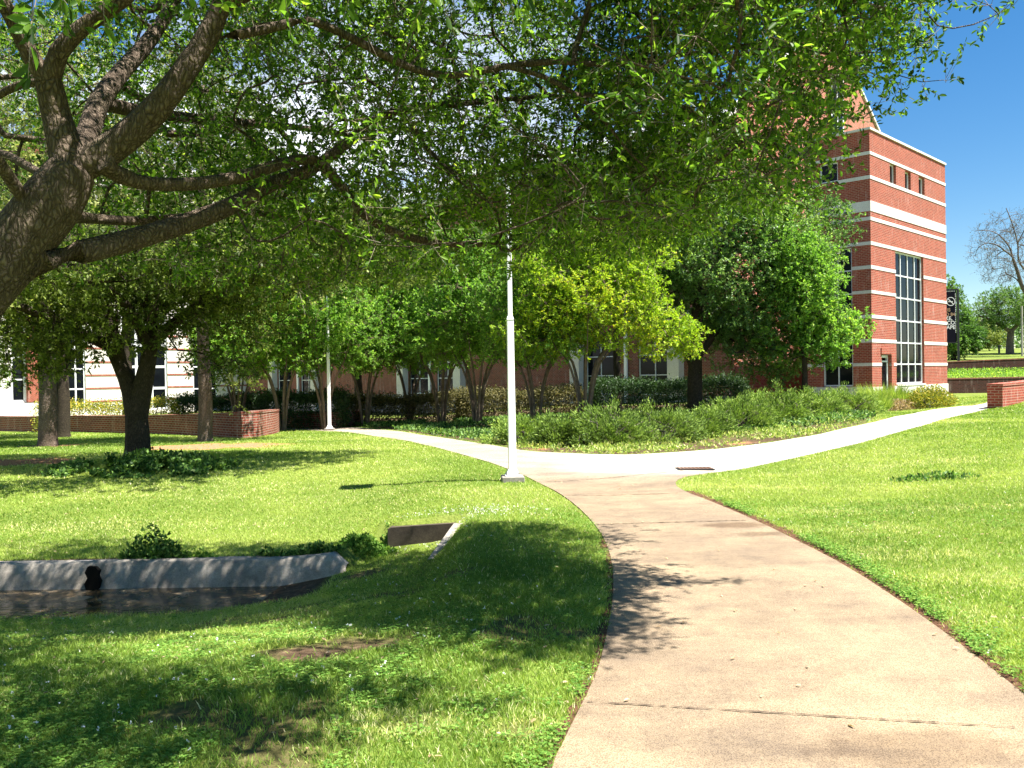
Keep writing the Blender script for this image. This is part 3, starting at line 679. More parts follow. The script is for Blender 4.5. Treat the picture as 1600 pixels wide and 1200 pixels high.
# --- the entrance wing at the left
YE = yi - .05
ew = building('entrance_wing', 'pale limestone entrance front with dark glazing and orange brick pier behind the left trees')
ex = lambda px, py=600: on_plane(px, py, 1, YE)
zE0 = -1.9; xR = XF - .02; xL = ex(-260)[0]; zEt = ex(200, 250)[2]
zsill = ex(100, 642)[2]
op = []
def ophole(p0, p1, ytop, ybot): op.append([ex(p0)[0], ex(p1)[0], ex(p0, ybot)[2], ex(p0, ytop)[2]]); return op[-1]
w1 = ophole(-70, -6, 420, 632); w2 = ophole(18, 40, 420, 628); w3 = ophole(104, 134, 450, 640); w4 = ophole(190, 262, 470, 642); w5 = ophole(302, 340, 470, 642)
pier = [ex(41)[0], ex(71)[0]]
m = MB(); wall_cells(m, xL, xR, zE0, zEt, op, YE, 1, .3, 1)
m.build('wall', MAT['limestone'], ew)
m = MB(); m.box(xL, xR, YE + .35, YE + 8, zEt - .4, zEt - .05); m.build('roof', MAT['stone'], ew)
m = MB(); m.box(pier[0], pier[1], YE - .45, YE - .003, ex(60, 628)[2], zEt); m.build('brick_pier', MAT['brick'], ew)
for yy in (588, 609, 630, 567, 545, 523, 500):
    zz = ex(100, yy)[2]
    for a, b in cut_segments(pier[1] + .02, xR, zz, zz + .13, op): m = MB(); m.box(a, b, YE - .03, YE - .002, zz, zz + .13); m.build('brick_band', MAT['brick'], ew)
window(ew, *w1, YE, 1, 4, 6, .12, .1, .12); window(ew, *w2, YE, 1, 1, 6, .12, .1, .12); window(ew, *w3, YE, 1, 2, 6, .12, .12, .12)
window(ew, *w5, YE, 1, 2, 5, .12, .1, .12)
w_ = window(ew, *w4, YE, 1, 3, 5, .16, .2, .12)
zE = lambda p: ex(100, p)[2]
a0 = lerp(w4[0], w4[1], 1 / 3); a1 = lerp(w4[0], w4[1], 2 / 3)
m = MB(); m.box(a0 + .15, a1 - .15, YE + .13, YE + .16, w4[2] + .2, zE(596)); dd = m.build('door', MAT['glass'], ew)
m = MB(); m.box(a0 + .06, a0 + .15, YE + .10, YE + .16, w4[2] + .02, zE(594)); m.box(a1 - .15, a1 - .06, YE + .10, YE + .16, w4[2] + .02, zE(594)); m.box(a0 + .15, a1 - .15, YE + .10, YE + .16, zE(596), zE(594)); m.box(a0 + .15, a1 - .15, YE + .10, YE + .16, w4[2] + .02, w4[2] + .22); m.build('door_frame', MAT['frame'], dd)
m = MB(); m.box(xL, pier[1] + 1.0, YE - .5, YE - .46, zE0, ex(60, 629)[2]); m.box(xL, pier[1] + 1.0, YE - .459, YE - .004, zE0, ex(60, 629)[2] - .004); m.build('plinth', MAT['limestone'], ew)

# ------------------------------------------------------------------ low brick walls
def brick_wall(name, label, pts, h, th=.30, mat='brick_dark', zt_abs=None, capm='brick_dark', base=None, group=None):
    p = np.array([q[:2] for q in pts], float); hh_ = np.array(h, float) if np.ndim(h) else None
    if len(p) > 5:
        for _ in range(2):
            a_, b_ = p[:-1], p[1:]; m_ = np.stack([.75 * a_ + .25 * b_, .25 * a_ + .75 * b_], 1).reshape(-1, 2); p = np.vstack([p[:1], m_, p[-1:]])
            if hh_ is not None: a_, b_ = hh_[:-1], hh_[1:]; hh_ = np.r_[hh_[:1], np.stack([.75 * a_ + .25 * b_, .25 * a_ + .75 * b_], 1).ravel(), hh_[-1:]]
        if hh_ is not None: h = hh_
    d = np.r_[0, np.cumsum(np.hypot(*np.diff(p, axis=0).T))]; s = np.linspace(0, d[-1], max(2, int(d[-1] / .5) + 1)); q = np.stack([np.interp(s, d, p[:, 0]), np.interp(s, d, p[:, 1])], 1)
    o = q[0].copy(); t = np.gradient(q, axis=0); t /= np.linalg.norm(t, axis=1)[:, None]; n_ = np.stack([-t[:, 1], t[:, 0]], 1)
    z0 = T(q[:, 0], q[:, 1]); z0[:] = z0.min() - .3
    h = np.interp(s, d, h) if np.ndim(h) else np.full(len(s), h)
    zt = h if zt_abs else T(q[:, 0], q[:, 1]) + h
    th_ = thing(name, label, 'wall', (o[0], o[1], 0), group)
    def strip(off0, off1, zlo, zhi, nm, mt):
        A = q + n_ * off0 - o; B = q + n_ * off1 - o; n = len(q)
        V = [(*A[i], zlo[i]) for i in range(n)] + [(*A[i], zhi[i]) for i in range(n)] + [(*B[i], zlo[i]) for i in range(n)] + [(*B[i], zhi[i]) for i in range(n)]
        Fc = []
        for i in range(n - 1): Fc += [(i, i + 1, i + 1 + n, i + n), (i + 2 * n, i + 3 * n, i + 1 + 3 * n, i + 1 + 2 * n), (i + n, i + 1 + n, i + 1 + 3 * n, i + 3 * n)]
        Fc += [(0, n, 3 * n, 2 * n), (n - 1, 3 * n - 1, 4 * n - 1, 2 * n - 1)]
        m = MB(); m.add(V, Fc)
        ob = m.build(nm, MAT[mt], th_)
        # along-wall UVs
        me = ob.data; uvl = me.uv_layers[0]
        for pl_ in me.polygons:
            side = abs(pl_.normal.z) < .5
            for li in pl_.loop_indices:
                vi = me.loops[li].vertex_index; k_ = vi % n
                u = s[k_] + (0 if vi < 2 * n else (.0 if side else .0)); co = me.vertices[vi].co
                if side and pl_.index >= len(me.polygons) - 2: uvl.data[li].uv = (0 if vi < 2 * n else abs(off1 - off0), co.z); continue
                uvl.data[li].uv = (u, co.z) if side else (u * .33, (0 if vi < 2 * n else off1 - off0) * 1)
        return ob
    strip(-th / 2, th / 2, z0, zt - .07, 'masonry', mat)
    strip(-th / 2 - .015, th / 2 + .015, zt - .069, zt, 'cap', capm)
    return th_
pA = [G(a, b) for a, b in ((-330, 671), (-150, 671), (0, 673), (120, 675), (250, 678), (320, 681), (365, 684), (392, 685), (406, 681))]
pA.append(pA[-1] + np.array([.05, 1.2, 0])); pA.append(pA[-1] + np.array([-.5, 2.2, 0]))
brick_wall('planter_wall', 'long low brick planter wall whose rounded end stands behind the lawn trees at left', pA, [.62, .62, .62, .62, .66, .72, .78, .80, .80, .80, .80], .32, 'brick_dark')
q0 = pA[4]
pB = [q0 + np.array([1.2, 4.2, 0]), G(400, 667) + np.array([0, .5, 0]), G(455, 668), G(500, 670), G(524, 670), G(535, 667)]
pB.append(pB[-1] + np.array([.15, 1.5, 0])); pB.append(pB[-1] + np.array([-.4, 3.5, 0]))
brick_wall('planter_wall', 'brick planter wall across the walkway from the rounded one, behind the second lamp post', pB, .62, .32, 'brick_dark')
# garden retaining walls right
wA = G(1541, 640); zA = P(1541, 600, wA[1])[2]
dirw = np.array([math.cos(ANG), math.sin(ANG), 0])
pC = [wA + dirw * .25 + np.array([.17, 0, 0]), wA + dirw * 2.5 + np.array([.17, 0, 0]), wA + dirw * 7 + np.array([.17, 0, 0]), wA + dirw * 14]
brick_wall('lawn_wall', 'short brick wall stub with sunlit side at the top of the right lawn beside the walkway end', pC, [zA, zA + .02, zA + .12, zA + .25], .40, 'brick', True, 'brick')
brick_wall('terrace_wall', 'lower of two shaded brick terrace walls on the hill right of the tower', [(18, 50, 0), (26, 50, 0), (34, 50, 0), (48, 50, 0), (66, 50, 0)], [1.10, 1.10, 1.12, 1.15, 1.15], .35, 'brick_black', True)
zu = P(1600, 559, 56)[2]
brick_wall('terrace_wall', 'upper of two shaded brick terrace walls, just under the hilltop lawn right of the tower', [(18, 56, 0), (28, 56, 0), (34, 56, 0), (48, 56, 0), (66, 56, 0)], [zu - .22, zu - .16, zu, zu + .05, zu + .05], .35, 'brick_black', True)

# ------------------------------------------------------------------ lamp posts
def lamp_post(px, py, h, label, Yoff=0):
    b = G(px, py); t = thing('lamp_post', label, 'lamp post', b, 'white lamp posts by the walkways', R(4))
    m = MB(); m.box(-.17, .17, -.17, .17, -.25, .085); m.build('footing', MAT['concrete'], t, bevel=.012)
    m = MB(); m.box(-.115, .115, -.115, .115, .0851, .105); m.frustum(0, 0, .105, .19, .10, .10, .062, .062); m.build('base_plate', MAT['white_metal'], t, bevel=.004)
    m = MB(); m.frustum(0, 0, .19, h * .52, .058, .058, .050, .050); m.frustum(0, 0, h * .52, h, .036, .036, .032, .032); m.build('pole', MAT['white_metal'], t, bevel=.006)
    m = MB(); m.frustum(0, 0, h * .52, h * .52 + .05, .054, .054, .040, .040); m.build('collar', MAT['white_metal'], t)
    for sx, sy in ((-1, -1), (1, -1), (-1, 1), (1, 1)):
        m = MB(); m.cyl((sx * .09, sy * .09, .105), (sx * .09, sy * .09, .135), .012, n=6); m.build('bolt', MAT['concrete'], t)
    m = MB(); m.box(-.22, -.03, -.03, .03, h - .09, h - .03); m.build('arm', MAT['white_metal'], t)
    m = MB(); m.frustum(-.46, 0, h - .14, h, .25, .17, .23, .15); hd = m.build('lamp_head', MAT['white_metal'], t, bevel=.01)
    m = MB(); m.box(-.66, -.26, -.13, .13, h - .152, h - .1401); m.build('lens', plain('lamp_lens', (.55, .56, .55), .2, .5, .02), hd)
    return t
lamp_post(801, 752, 4.7, 'white square lamp post on a concrete footing where the walkway forks, the nearest one')
lamp_post(515, 673, 5.3, 'white lamp post in front of the far brick planter wall, the farther of the two')

# ------------------------------------------------------------------ banner sign
sb = P(1497.5, 547, 62.0)
pxm = 62 / F
sg = thing('banner_sign', 'tall black banner with a no smoking symbol on a black post behind the tower', 'sign', (sb[0], 62, float(T(sb[0], 62))))
H = P(1497, 451, 62)[2] - float(T(sb[0], 62)); zb_ = lambda py: P(1490, py, 62)[2] - float(T(sb[0], 62))
m = MB(); m.box(-.06, .06, -.06, .06, -.5, H); m.build('post', MAT['black_metal'], sg, bevel=.008)
wB = 2.0
m = MB(); m.box(-wB, -.06, -.03, .03, H - .10, H - .02); m.box(-wB, -.06, -.03, .03, zb_(536), zb_(536) + .06); m.build('crossbar', MAT['black_metal'], sg)
m = MB(); m.box(-wB + .05, -.14, -.012, .012, zb_(536) + .061, H - .101); bn = m.build('banner', plain('navy_black_cloth', (.004, .004, .010), .9, .08, .1), sg)
white = plain('white_print', (.62, .62, .64), .7, .2, .02); brown = plain('tan_print', (.30, .20, .13), .7, .2, .02)
def text(body, size, x, z, mat, parent, name='lettering', rot=(R(90), 0, 0), align='RIGHT'):
    cu = bpy.data.curves.new(name, 'FONT'); cu.body = body; cu.size = size; cu.align_x = align; cu.extrude = .003; cu.offset = size * .018
    o = bpy.data.objects.new(name, cu); col.objects.link(o); dg = bpy.context.evaluated_depsgraph_get()
    me = bpy.data.meshes.new_from_object(o.evaluated_get(dg)); bpy.data.objects.remove(o); bpy.data.curves.remove(cu)
    me.materials.clear(); me.materials.append(mat)
    ob = link(name, me, parent, (x, -.018, z)); ob.rotation_euler = rot; return ob
text('IS', .33, -.55, zb_(486.5), brown, bn); text('TO 84', .33, -.22, zb_(493.5), brown, bn)
text('SMOKE,', .37, -.42, zb_(500), white, bn); text('TOBACCO', .37, -.24, zb_(507), white, bn); text('& VAPE', .37, -.22, zb_(514), white, bn)
m = MB(); cx, cz = -.52, zb_(471); r0, r1 = .27, .315; k = 28
def ring(mb, cx, cz, r0, r1, y0, y1, n=28):
    pts = [(math.cos(2 * math.pi * i / n), math.sin(2 * math.pi * i / n)) for i in range(n)]
    for i in range(n):
        a = pts[i]; b = pts[(i + 1) % n]
        mb.add([(cx + a[0] * r0, y0, cz + a[1] * r0), (cx + b[0] * r0, y0, cz + b[1] * r0), (cx + b[0] * r1, y0, cz + b[1] * r1), (cx + a[0] * r1, y0, cz + a[1] * r1)], [(0, 1, 2, 3)])
ring(m, cx, cz, r0, r1, -.02, -.016)
m.add([(cx - .21, -.021, cz + .17), (cx - .17, -.021, cz + .21), (cx + .21, -.021, cz - .17), (cx + .17, -.021, cz - .21)], [(0, 1, 2, 3)])
m.box(cx - .18, cx + .16, -.0195, -.0165, cz - .035, cz + .015); m.build('no_smoking_symbol', white, bn)
m = MB(); rng = np.random.default_rng(3); z_ = zb_(520)
while z_ < H - .3:
    hh = rng.uniform(.05, .13); m.box(-.20, -.155, -.0165, -.0125, z_, z_ + hh); z_ += hh + rng.uniform(.03, .07)
for i in range(7): m.box(-.95 + i * .11, -.88 + i * .11, -.0165, -.0125, H - .2, H - .14)
m.build('edge_print', white, bn)

# ------------------------------------------------------------------ vegetation tools
def leaf_mesh(name, C, Dv, Nv, L, Wd, rnd, mat, detailed=False):
    """C centres (n,3), Dv directions, Nv normals, L lengths, Wd widths"""
    n = len(C); Dv = Dv / (np.linalg.norm(Dv, axis=1)[:, None] + 1e-9)
    S = np.cross(Dv, Nv); S /= np.linalg.norm(S, axis=1)[:, None] + 1e-9; Nn = np.cross(S, Dv)
    L = np.broadcast_to(L, n)[:, None]; Wd = np.broadcast_to(Wd, n)[:, None]
    if detailed:
        fold = Nn * Wd * .22; curl = -Nn * L * .10
        v = np.stack([C, C + Dv * L * .33 + S * Wd * .42 + fold, C + Dv * L * .72 + S * Wd * .42 + fold + curl * .4, C + Dv * L + curl,
                      C + Dv * L * .72 - S * Wd * .42 + fold + curl * .4, C + Dv * L * .33 - S * Wd * .42 + fold], 1).reshape(-1, 3)
        b = (np.arange(n) * 6)[:, None]
        f = np.concatenate([b + np.array([[0, 1, 2, 3]]), b + np.array([[0, 3, 4, 5]])], 1).reshape(-1, 4)
        return np_mesh(name, v, f, 4, mat, np.repeat(rnd, 2))
    v = np.stack([C, C + Dv * L * .45 + S * Wd * .5, C + Dv * L, C + Dv * L * .45 - S * Wd * .5], 1).reshape(-1, 3)
    return np_mesh(name, v, np.arange(n * 4), 4, mat, rnd)
def unit(rng, n): v = rng.normal(size=(n, 3)); return v / np.linalg.norm(v, axis=1)[:, None]

def grow(pos, par, targets, step, rng, bend=.35):
    """joins every target to the nearest point of the growing skeleton with a curved branch"""
    cap = len(pos) + int(len(targets) * 14) + 1000
    A = np.zeros((cap, 3)); A[:len(pos)] = pos; Pn = np.full(cap, -1, int); Pn[:len(pos)] = par; n = len(pos)
    d0 = np.array([np.min(((A[:n] - t) ** 2).sum(1)) for t in targets]); tips = []
    for k in np.argsort(d0 + rng.uniform(0, .15, len(d0)) * d0.max()):
        t = targets[k]; d2 = ((A[:n] - t) ** 2).sum(1); i = int(np.argmin(d2)); d = math.sqrt(d2[i])
        if d < step * .5: tips.append(i); continue
        p = A[i]; pd = p - A[Pn[i]] if Pn[i] >= 0 else np.array([0, 0, 1.]); pd = pd / (np.linalg.norm(pd) + 1e-9)
        c = p + pd * d * bend + unit(rng, 1)[0] * d * .12
        m = max(1, min(12, int(round(d / step)))); last = i
        for j in range(1, m + 1):
            u = j / m; q = (1 - u) ** 2 * p + 2 * u * (1 - u) * c + u * u * t
            if n >= cap: break
            A[n] = q; Pn[n] = last; last = n; n += 1
        tips.append(last)
    return A[:n], Pn[:n], np.array(tips)
def radii(par, tips, r_tip, expo, n, fixed=None):
    cnt = np.zeros(n); np.add.at(cnt, tips, 1)
    for i in range(n - 1, -1, -1):
        if par[i] >= 0: cnt[par[i]] += cnt[i]
    r = r_tip * np.maximum(cnt, 1) ** expo
    if fixed is not None:
        k = len(fixed); r[:k] = np.where(fixed > 0, fixed, r[:k])
    for i in range(n):
        if par[i] >= 0: r[i] = min(r[i], r[par[i]])
    return r
def wood(name, pos, par, rad, mat, origin, thin_sides=4, thick_sides=10, thick=.025, extra=None):
    n = len(pos); has = par >= 0; d = np.zeros((n, 3)); d[has] = pos[has] - pos[par[has]]
    for i in np.where(~has)[0]:
        ch = np.where(par == i)[0]; d[i] = pos[ch[0]] - pos[i] if len(ch) else (0, 0, 1)
    d /= np.linalg.norm(d, axis=1)[:, None] + 1e-9
    main = np.full(n, -1)
    order = np.argsort(rad)
    for i in order:
        if par[i] >= 0: main[par[i]] = i       # thickest child last
    dn = d.copy()
    ok = main >= 0; dn[ok] = d[ok] + d[main[ok]]; dn /= np.linalg.norm(dn, axis=1)[:, None] + 1e-9
    ref = np.array([.37, .21, .12]); Vs, Fs, off = [], [], 0
    for grp, k in ((rad > thick, thick_sides), (rad <= thick, thin_sides)):
        idx = np.where(grp & has)[0]
        if not len(idx): continue
        def rings(c, ax, r):
            a = np.cross(ax, ref); a /= np.linalg.norm(a, axis=1)[:, None] + 1e-9; b = np.cross(ax, a)
            th = 2 * np.pi * np.arange(k) / k
            return c[:, None] + (a[:, None] * np.cos(th)[None, :, None] + b[:, None] * np.sin(th)[None, :, None]) * r[:, None, None]
        pidx = par[idx]; ismain = (main[pidx] == idx)
        end = rings(pos[idx], dn[idx], rad[idx])
        sax = np.where(ismain[:, None], dn[pidx], d[idx]); sr_ = np.where(ismain, rad[pidx], np.minimum(rad[idx] * 1.15, rad[pidx]))
        sr_ = np.where(ismain & (rad[pidx] > 2.2 * rad[idx]), rad[idx] * 1.2, sr_)
        st_ = rings(pos[pidx], sax, sr_)
        V = np.concatenate([st_, end], 1).reshape(-1, 3); b0 = (np.arange(len(idx)) * 2 * k)[:, None]; q = np.arange(k); q1 = (q + 1) % k
        f = np.stack([b0 + q, b0 + q1, b0 + q1 + k, b0 + q + k], 2).reshape(-1, 4) + off
        Vs.append(V); Fs.append(f); off += len(V)
    if extra is not None:
        Vs.append(extra[0]); Fs.append(extra[1] + off)
    return np_mesh(name, np.concatenate(Vs) - origin, np.concatenate(Fs), 4, mat, smooth=True)
def limb(points, radii_, step=.15):
    """catmull-rom through traced points"""
    p = np.array(points, float); r = np.array(radii_, float); P2 = np.vstack([2 * p[0] - p[1], p, 2 * p[-1] - p[-2]]); out = []; ro = []
    for i in range(len(p) - 1):
        a, b, c, d = P2[i:i + 4]; m = max(1, int(np.linalg.norm(c - b) / step))
        for j in range(m):
            t = j / m; out.append(.5 * ((2 * b) + (-a + c) * t + (2 * a - 5 * b + 4 * c - d) * t * t + (-a + 3 * b - 3 * c + d) * t ** 3)); ro.append(lerp(r[i], r[i + 1], t))
    out.append(p[-1]); ro.append(r[-1]); return np.array(out), np.array(ro)
class Skel:
    def __init__(s): s.p = []; s.par = []; s.r = []
    def add(s, pts, rr, attach=None, step=.15):
        o, ro = limb(pts, rr, step); 
        if attach is not None or s.p:
            P_ = np.array(s.p); base = o[0]; i = int(np.argmin(((P_ - base) ** 2).sum(1))); last = i
        else: last = -1
        for a, b in zip(o, ro): s.p.append(a); s.par.append(last); s.r.append(b); last = len(s.p) - 1

def leafy(tips_pos, tips_dir, rng, per, L, Wd, spread, droop=0.0, upn=.6, twigs=3):
    """leaves strung on short twiglets round every tip; returns leaf arrays and twiglet strips"""
    n = len(tips_pos); Cs, Ds, Ns = [], [], []; TV = []
    per_t = max(1, per // twigs)
    for t in range(twigs):
        dv = tips_dir * .6 + unit(rng, n) + np.array([0, 0, -droop]); dv /= np.linalg.norm(dv, axis=1)[:, None]
        ln = spread * rng.uniform(.6, 1.25, n); st = tips_pos + unit(rng, n) * spread * .12
        TV.append((st, st + dv * ln[:, None]))
        for j in range(per_t):
            u = rng.uniform(.1, 1.08, n) ** .7; c = st + dv * (ln * u)[:, None]
            ld = dv * rng.uniform(.1, .8, n)[:, None] + unit(rng, n) * .85
            Cs.append(c); Ds.append(ld); Ns.append(unit(rng, n) + np.array([0, 0, upn]))
    return np.concatenate(Cs), np.concatenate(Ds), np.concatenate(Ns), TV
def twig_strips(TV, r0, k=3):
    S = np.concatenate([a for a, b in TV]); E = np.concatenate([b for a, b in TV]); d = E - S; d /= np.linalg.norm(d, axis=1)[:, None] + 1e-9
    a = np.cross(d, np.array([.3, .2, .9])); a /= np.linalg.norm(a, axis=1)[:, None] + 1e-9; b = np.cross(d, a); th = 2 * np.pi * np.arange(k) / k
    rg = a[:, None] * np.cos(th)[None, :, None] + b[:, None] * np.sin(th)[None, :, None]
    V = np.concatenate([S[:, None] + rg * r0, E[:, None] + rg * r0 * .45], 1).reshape(-1, 3); b0 = (np.arange(len(S)) * 2 * k)[:, None]; q = np.arange(k); q1 = (q + 1) % k
    return V, np.stack([b0 + q, b0 + q1, b0 + q1 + k, b0 + q + k], 2).reshape(-1, 4)

def blob_targets(rng, n, blobs, hollow=.35):
    """points in a union of ellipsoids, denser to the outside, with gaps"""
    out = []; B = np.array([b[:6] for b in blobs], float); vol = B[:, 3] * B[:, 4] * B[:, 5]
    while sum(len(o) for o in out) < n:
        k = rng.choice(len(B), n, p=vol / vol.sum()); u = unit(rng, n); r = rng.uniform(hollow ** 2, 1, n) ** .5
        p = B[k, :3] + u * r[:, None] * B[k, 3:6]
        keep = vnoise(p[:, 0] * 1.0 + p[:, 2] * .8, p[:, 1] + p[:, 2] * .5, 1.1, 12) > .26
        out.append(p[keep])
    return np.concatenate(out)[:n]
def make_tree(name, label, cat, base, stems, blobs, seed, ntgt, per, leafL, leafW, leafmat, barkmat, step=.3, rtip=.006, expo=.42, spread=.3, droop=0.0, upn=.7, twigs=3, group=None, hollow=.35, targets=None, rscale=1.0, tint=None):
    rng = np.random.default_rng(seed); base = np.asarray(base, float); sk = Skel()
    for pts, rr in stems: sk.add([base + np.array(q) for q in pts], np.array(rr) * rscale, step=min(step, .3))
    tg = targets if targets is not None else blob_targets(rng, ntgt, [(base[0] + b[0], base[1] + b[1], base[2] + b[2], *b[3:6]) for b in blobs], hollow)
    pos, par, tips = grow(np.array(sk.p), np.array(sk.par), tg, step, rng)
    fixed = np.array(sk.r); rad = radii(par, tips, rtip, expo, len(pos), fixed)
    t = thing(name, label, cat, base, group)
    d = np.where((par[tips] >= 0)[:, None], pos[tips] - pos[par[tips]], np.array([0, 0, 1.])); d /= np.linalg.norm(d, axis=1)[:, None] + 1e-9
    C, Dv, Nv, TV = leafy(pos[tips], d, rng, per, leafL, leafW, spread, droop, upn, twigs)
    link('trunk', wood('trunk', pos, par, rad, MAT[barkmat], base, 3, 9, .03, None if leafL > .12 else twig_strips(TV, .004)), t)
    ln = leafL * rng.uniform(.65, 1.25, len(C))
    cl = vnoise(C[:, 0] + C[:, 2], C[:, 1] + C[:, 2] * .7, 1.3, seed)      # young growth comes in clumps
    rnd = np.clip(rng.uniform(0, 1, len(C)) * .6 + cl * .5 - .05, 0, 1)
    if tint is not None: rnd = np.clip(rnd + tint(C - base), 0, 1)
    link('crown', leaf_mesh('crown', C - base, Dv, Nv, ln, ln * leafW / leafL, rnd, MAT[leafmat]), t)
    return t
def copy_tree(src, label, loc, rz=0.0, s=1.0, group=None):
    c = src.copy(); col.objects.link(c); c.location = Vector([float(v) for v in loc]); c.rotation_euler = (0, 0, rz); c.scale = (s, s, s); c['label'] = label
    if group: c['group'] = group
    for ch in list(src.children):
        k_ = ch.copy(); col.objects.link(k_); k_.parent = c
        for g_ in ch.children: q_ = g_.copy(); col.objects.link(q_); q_.parent = k_
    return c
# ------------------------------------------------------------------ the big oak in the foreground
def near_oak():
    rng = np.random.default_rng(11)
    q = lambda px, py, Y: P(px, py, Y)
    w = lambda px, Y: px / 2 / F * Y
    sk = Skel()
    def tr(pts, step=.10):      # (px, py, depth, width px)
        sk.add([q(a, b, c) for a, b, c, d in pts], [w(d * .80, c) for a, b, c, d in pts], step=step)
    b0 = ground(-4.15, 5.2); base = b0.copy()
    pts = [b0 + np.array([0, 0, -.2]), b0 + np.array([.05, 0, .5]), b0 + np.array([.28, .02, 1.2]), q(-72, 505, 5.25), q(14, 398, 5.3), q(84, 312, 5.35), q(112, 268, 5.4)]
    sk.add(pts, [.34, .26, .22, w(98, 5.25), w(94, 5.3), w(90, 5.35), w(72, 5.4)], step=.1)
    tr([(112, 268, 5.4, 74), (100, 225, 5.4, 62), (88, 180, 5.4, 54), (76, 128, 5.35, 50), (92, 82, 5.3, 36), (130, 42, 5.3, 32), (185, 5, 5.3, 28), (260, -60, 5.3, 24), (340, -150, 5.3, 18)])
    tr([(76, 128, 5.35, 40), (52, 95, 5.3, 34), (22, 35, 5.2, 30), (-5, -15, 5.1, 26), (-60, -120, 5.0, 20), (-160, -260, 4.9, 12)])
    tr([(112, 268, 5.4, 66), (165, 238, 5.45, 60), (220, 195, 5.5, 56), (262, 148, 5.5, 50), (296, 100, 5.55, 46), (325, 55, 5.6, 42), (345, 10, 5.6, 36), (375, -60, 5.6, 30), (430, -160, 5.6, 22), (520, -300, 5.7, 12)])
    tr([(112, 262, 5.4, 60), (135, 215, 5.7, 44), (155, 160, 6.0, 40), (190, 112, 6.3, 34), (228, 70, 6.6, 30), (262, 20, 6.9, 24), (310, -60, 7.3, 18), (380, -150, 7.7, 10)])
    tr([(165, 262, 5.4, 40), (215, 284, 5.6, 28), (290, 288, 5.8, 26), (370, 277, 6.1, 24), (440, 256, 6.4, 22), (492, 250, 6.6, 21), (528, 285, 6.8, 20), (565, 332, 7.0, 18), (620, 364, 7.3, 16), (700, 382, 7.6, 12), (790, 380, 8.0, 7)])
    tr([(30, 425, 5.3, 62), (75, 402, 5.35, 52), (125, 394, 5.45, 47), (200, 376, 5.7, 44), (290, 349, 6.0, 39), (360, 322, 6.2, 34), (430, 285, 6.5, 28), (490, 262, 6.7, 24), (540, 225, 6.9, 20), (590, 185, 7.1, 17), (650, 168, 7.4, 15), (740, 160, 7.8, 12), (850, 150, 8.2, 8)])
    tr([(95, 335, 5.5, 30), (150, 342, 5.9, 20), (220, 345, 6.4, 18), (300, 338, 6.9, 17), (370, 330, 7.4, 14), (470, 345, 8.0, 10), (560, 380, 8.6, 6)])
    tr([(326, 62, 5.6, 30), (370, 55, 5.7, 20), (430, 42, 5.8, 18), (480, 32, 5.9, 16), (530, 50, 6.0, 16), (585, 78, 6.1, 16), (640, 105, 6.2, 14), (700, 118, 6.2, 13), (790, 104, 6.3, 13), (870, 96, 6.3, 13), (950, 100, 6.3, 11), (1050, 88, 6.3, 9), (1180, 70, 6.2, 7), (1300, 85, 6.1, 5)])
    tr([(790, 104, 6.3, 10), (845, 118, 6.3, 10), (900, 148, 6.3, 10), (945, 190, 6.3, 8), (985, 240, 6.3, 6), (1040, 290, 6.3, 4)])
    tr([(900, 148, 6.3, 10), (960, 150, 6.4, 12), (1030, 152, 6.5, 11), (1100, 185, 6.6, 9), (1180, 225, 6.7, 6), (1250, 270, 6.7, 4)])
    tr([(345, 10, 5.6, 30), (420, -20, 5.5, 22), (560, -40, 5.4, 20), (720, -30, 5.3, 17), (900, -50, 5.2, 14), (1080, -40, 5.2, 11), (1250, -10, 5.3, 8), (1400, 15, 5.5, 5)])
    tr([(720, -30, 5.3, 14), (850, -140, 4.9, 12), (1000, -260, 4.6, 9), (1150, -330, 4.4, 6)])
    tr([(-5, 150, 5.6, 20), (30, 133, 5.5, 18), (78, 126, 5.4, 16)][::-1]); tr([(85, 285, 5.5, 18), (40, 258, 5.9, 17), (0, 240, 6.2, 16), (-40, 250, 6.4, 16), (-200, 240, 7.2, 10)])
    tr([(-40, 455, 5.28, 50), (-140, 380, 5.7, 40), (-260, 300, 6.3, 32), (-420, 240, 6.9, 22), (-700, 240, 7.5, 12)])
    tr([(60, 345, 5.33, 26), (-30, 215, 4.9, 24), (-160, 60, 4.5, 22), (-350, -80, 4.1, 20), (-700, -200, 3.8, 10)])
    tr([(155, 160, 6.0, 30), (250, 180, 6.9, 24), (360, 190, 7.8, 18), (470, 200, 8.6, 12), (600, 220, 9.2, 7)])
    # crown volume
    cp_ = [(-.3, 2.6), (.55, 3.15), (1.4, 3.95), (2.6, 4.5), (3.15, 6.3), (2.95, 8.2), (1.6, 8.9), (0, 9.3), (-3, 9.9), (-9.5, 9.9), (-10, 1.2), (-3, 1.3), (-.7, 2.0)]
    bx_ = [-3000, -400, 0, 200, 400, 600, 750, 850, 1000, 1100, 1180, 1235, 1275, 1300, 1312, 1355, 1405, 1445, 1475, 3000]
    by_ = [420, 420, 410, 415, 445, 450, 440, 415, 385, 355, 330, 310, 270, 215, 165, 118, 90, 55, -40, -300]
    T1 = []; need = 10400; tot = 0
    while tot < need:
        n = 24000; p = np.stack([rng.uniform(-10.2, 3.4, n), rng.uniform(1.2, 10.1, n), rng.uniform(2.15, 6.6, n)], 1)
        k = inside(cp_, p[:, 0], p[:, 1]); rr = np.hypot((p[:, 0] + 3) / 7.2, (p[:, 1] - 6) / 5.0); k &= p[:, 2] < 3.2 + 3.6 * np.sqrt(np.clip(1 - rr ** 2, 0, 1)) + .3
        px, py = project(p); lim = np.interp(px, bx_, by_) + 26 * (vnoise(px, py * 0, 60, 4) - .5) * 2 * (px < 1280) + 14 * (vnoise(px, py * 0, 25, 9) - .5)
        k &= py < lim - 12; edge = lim - 12 - py
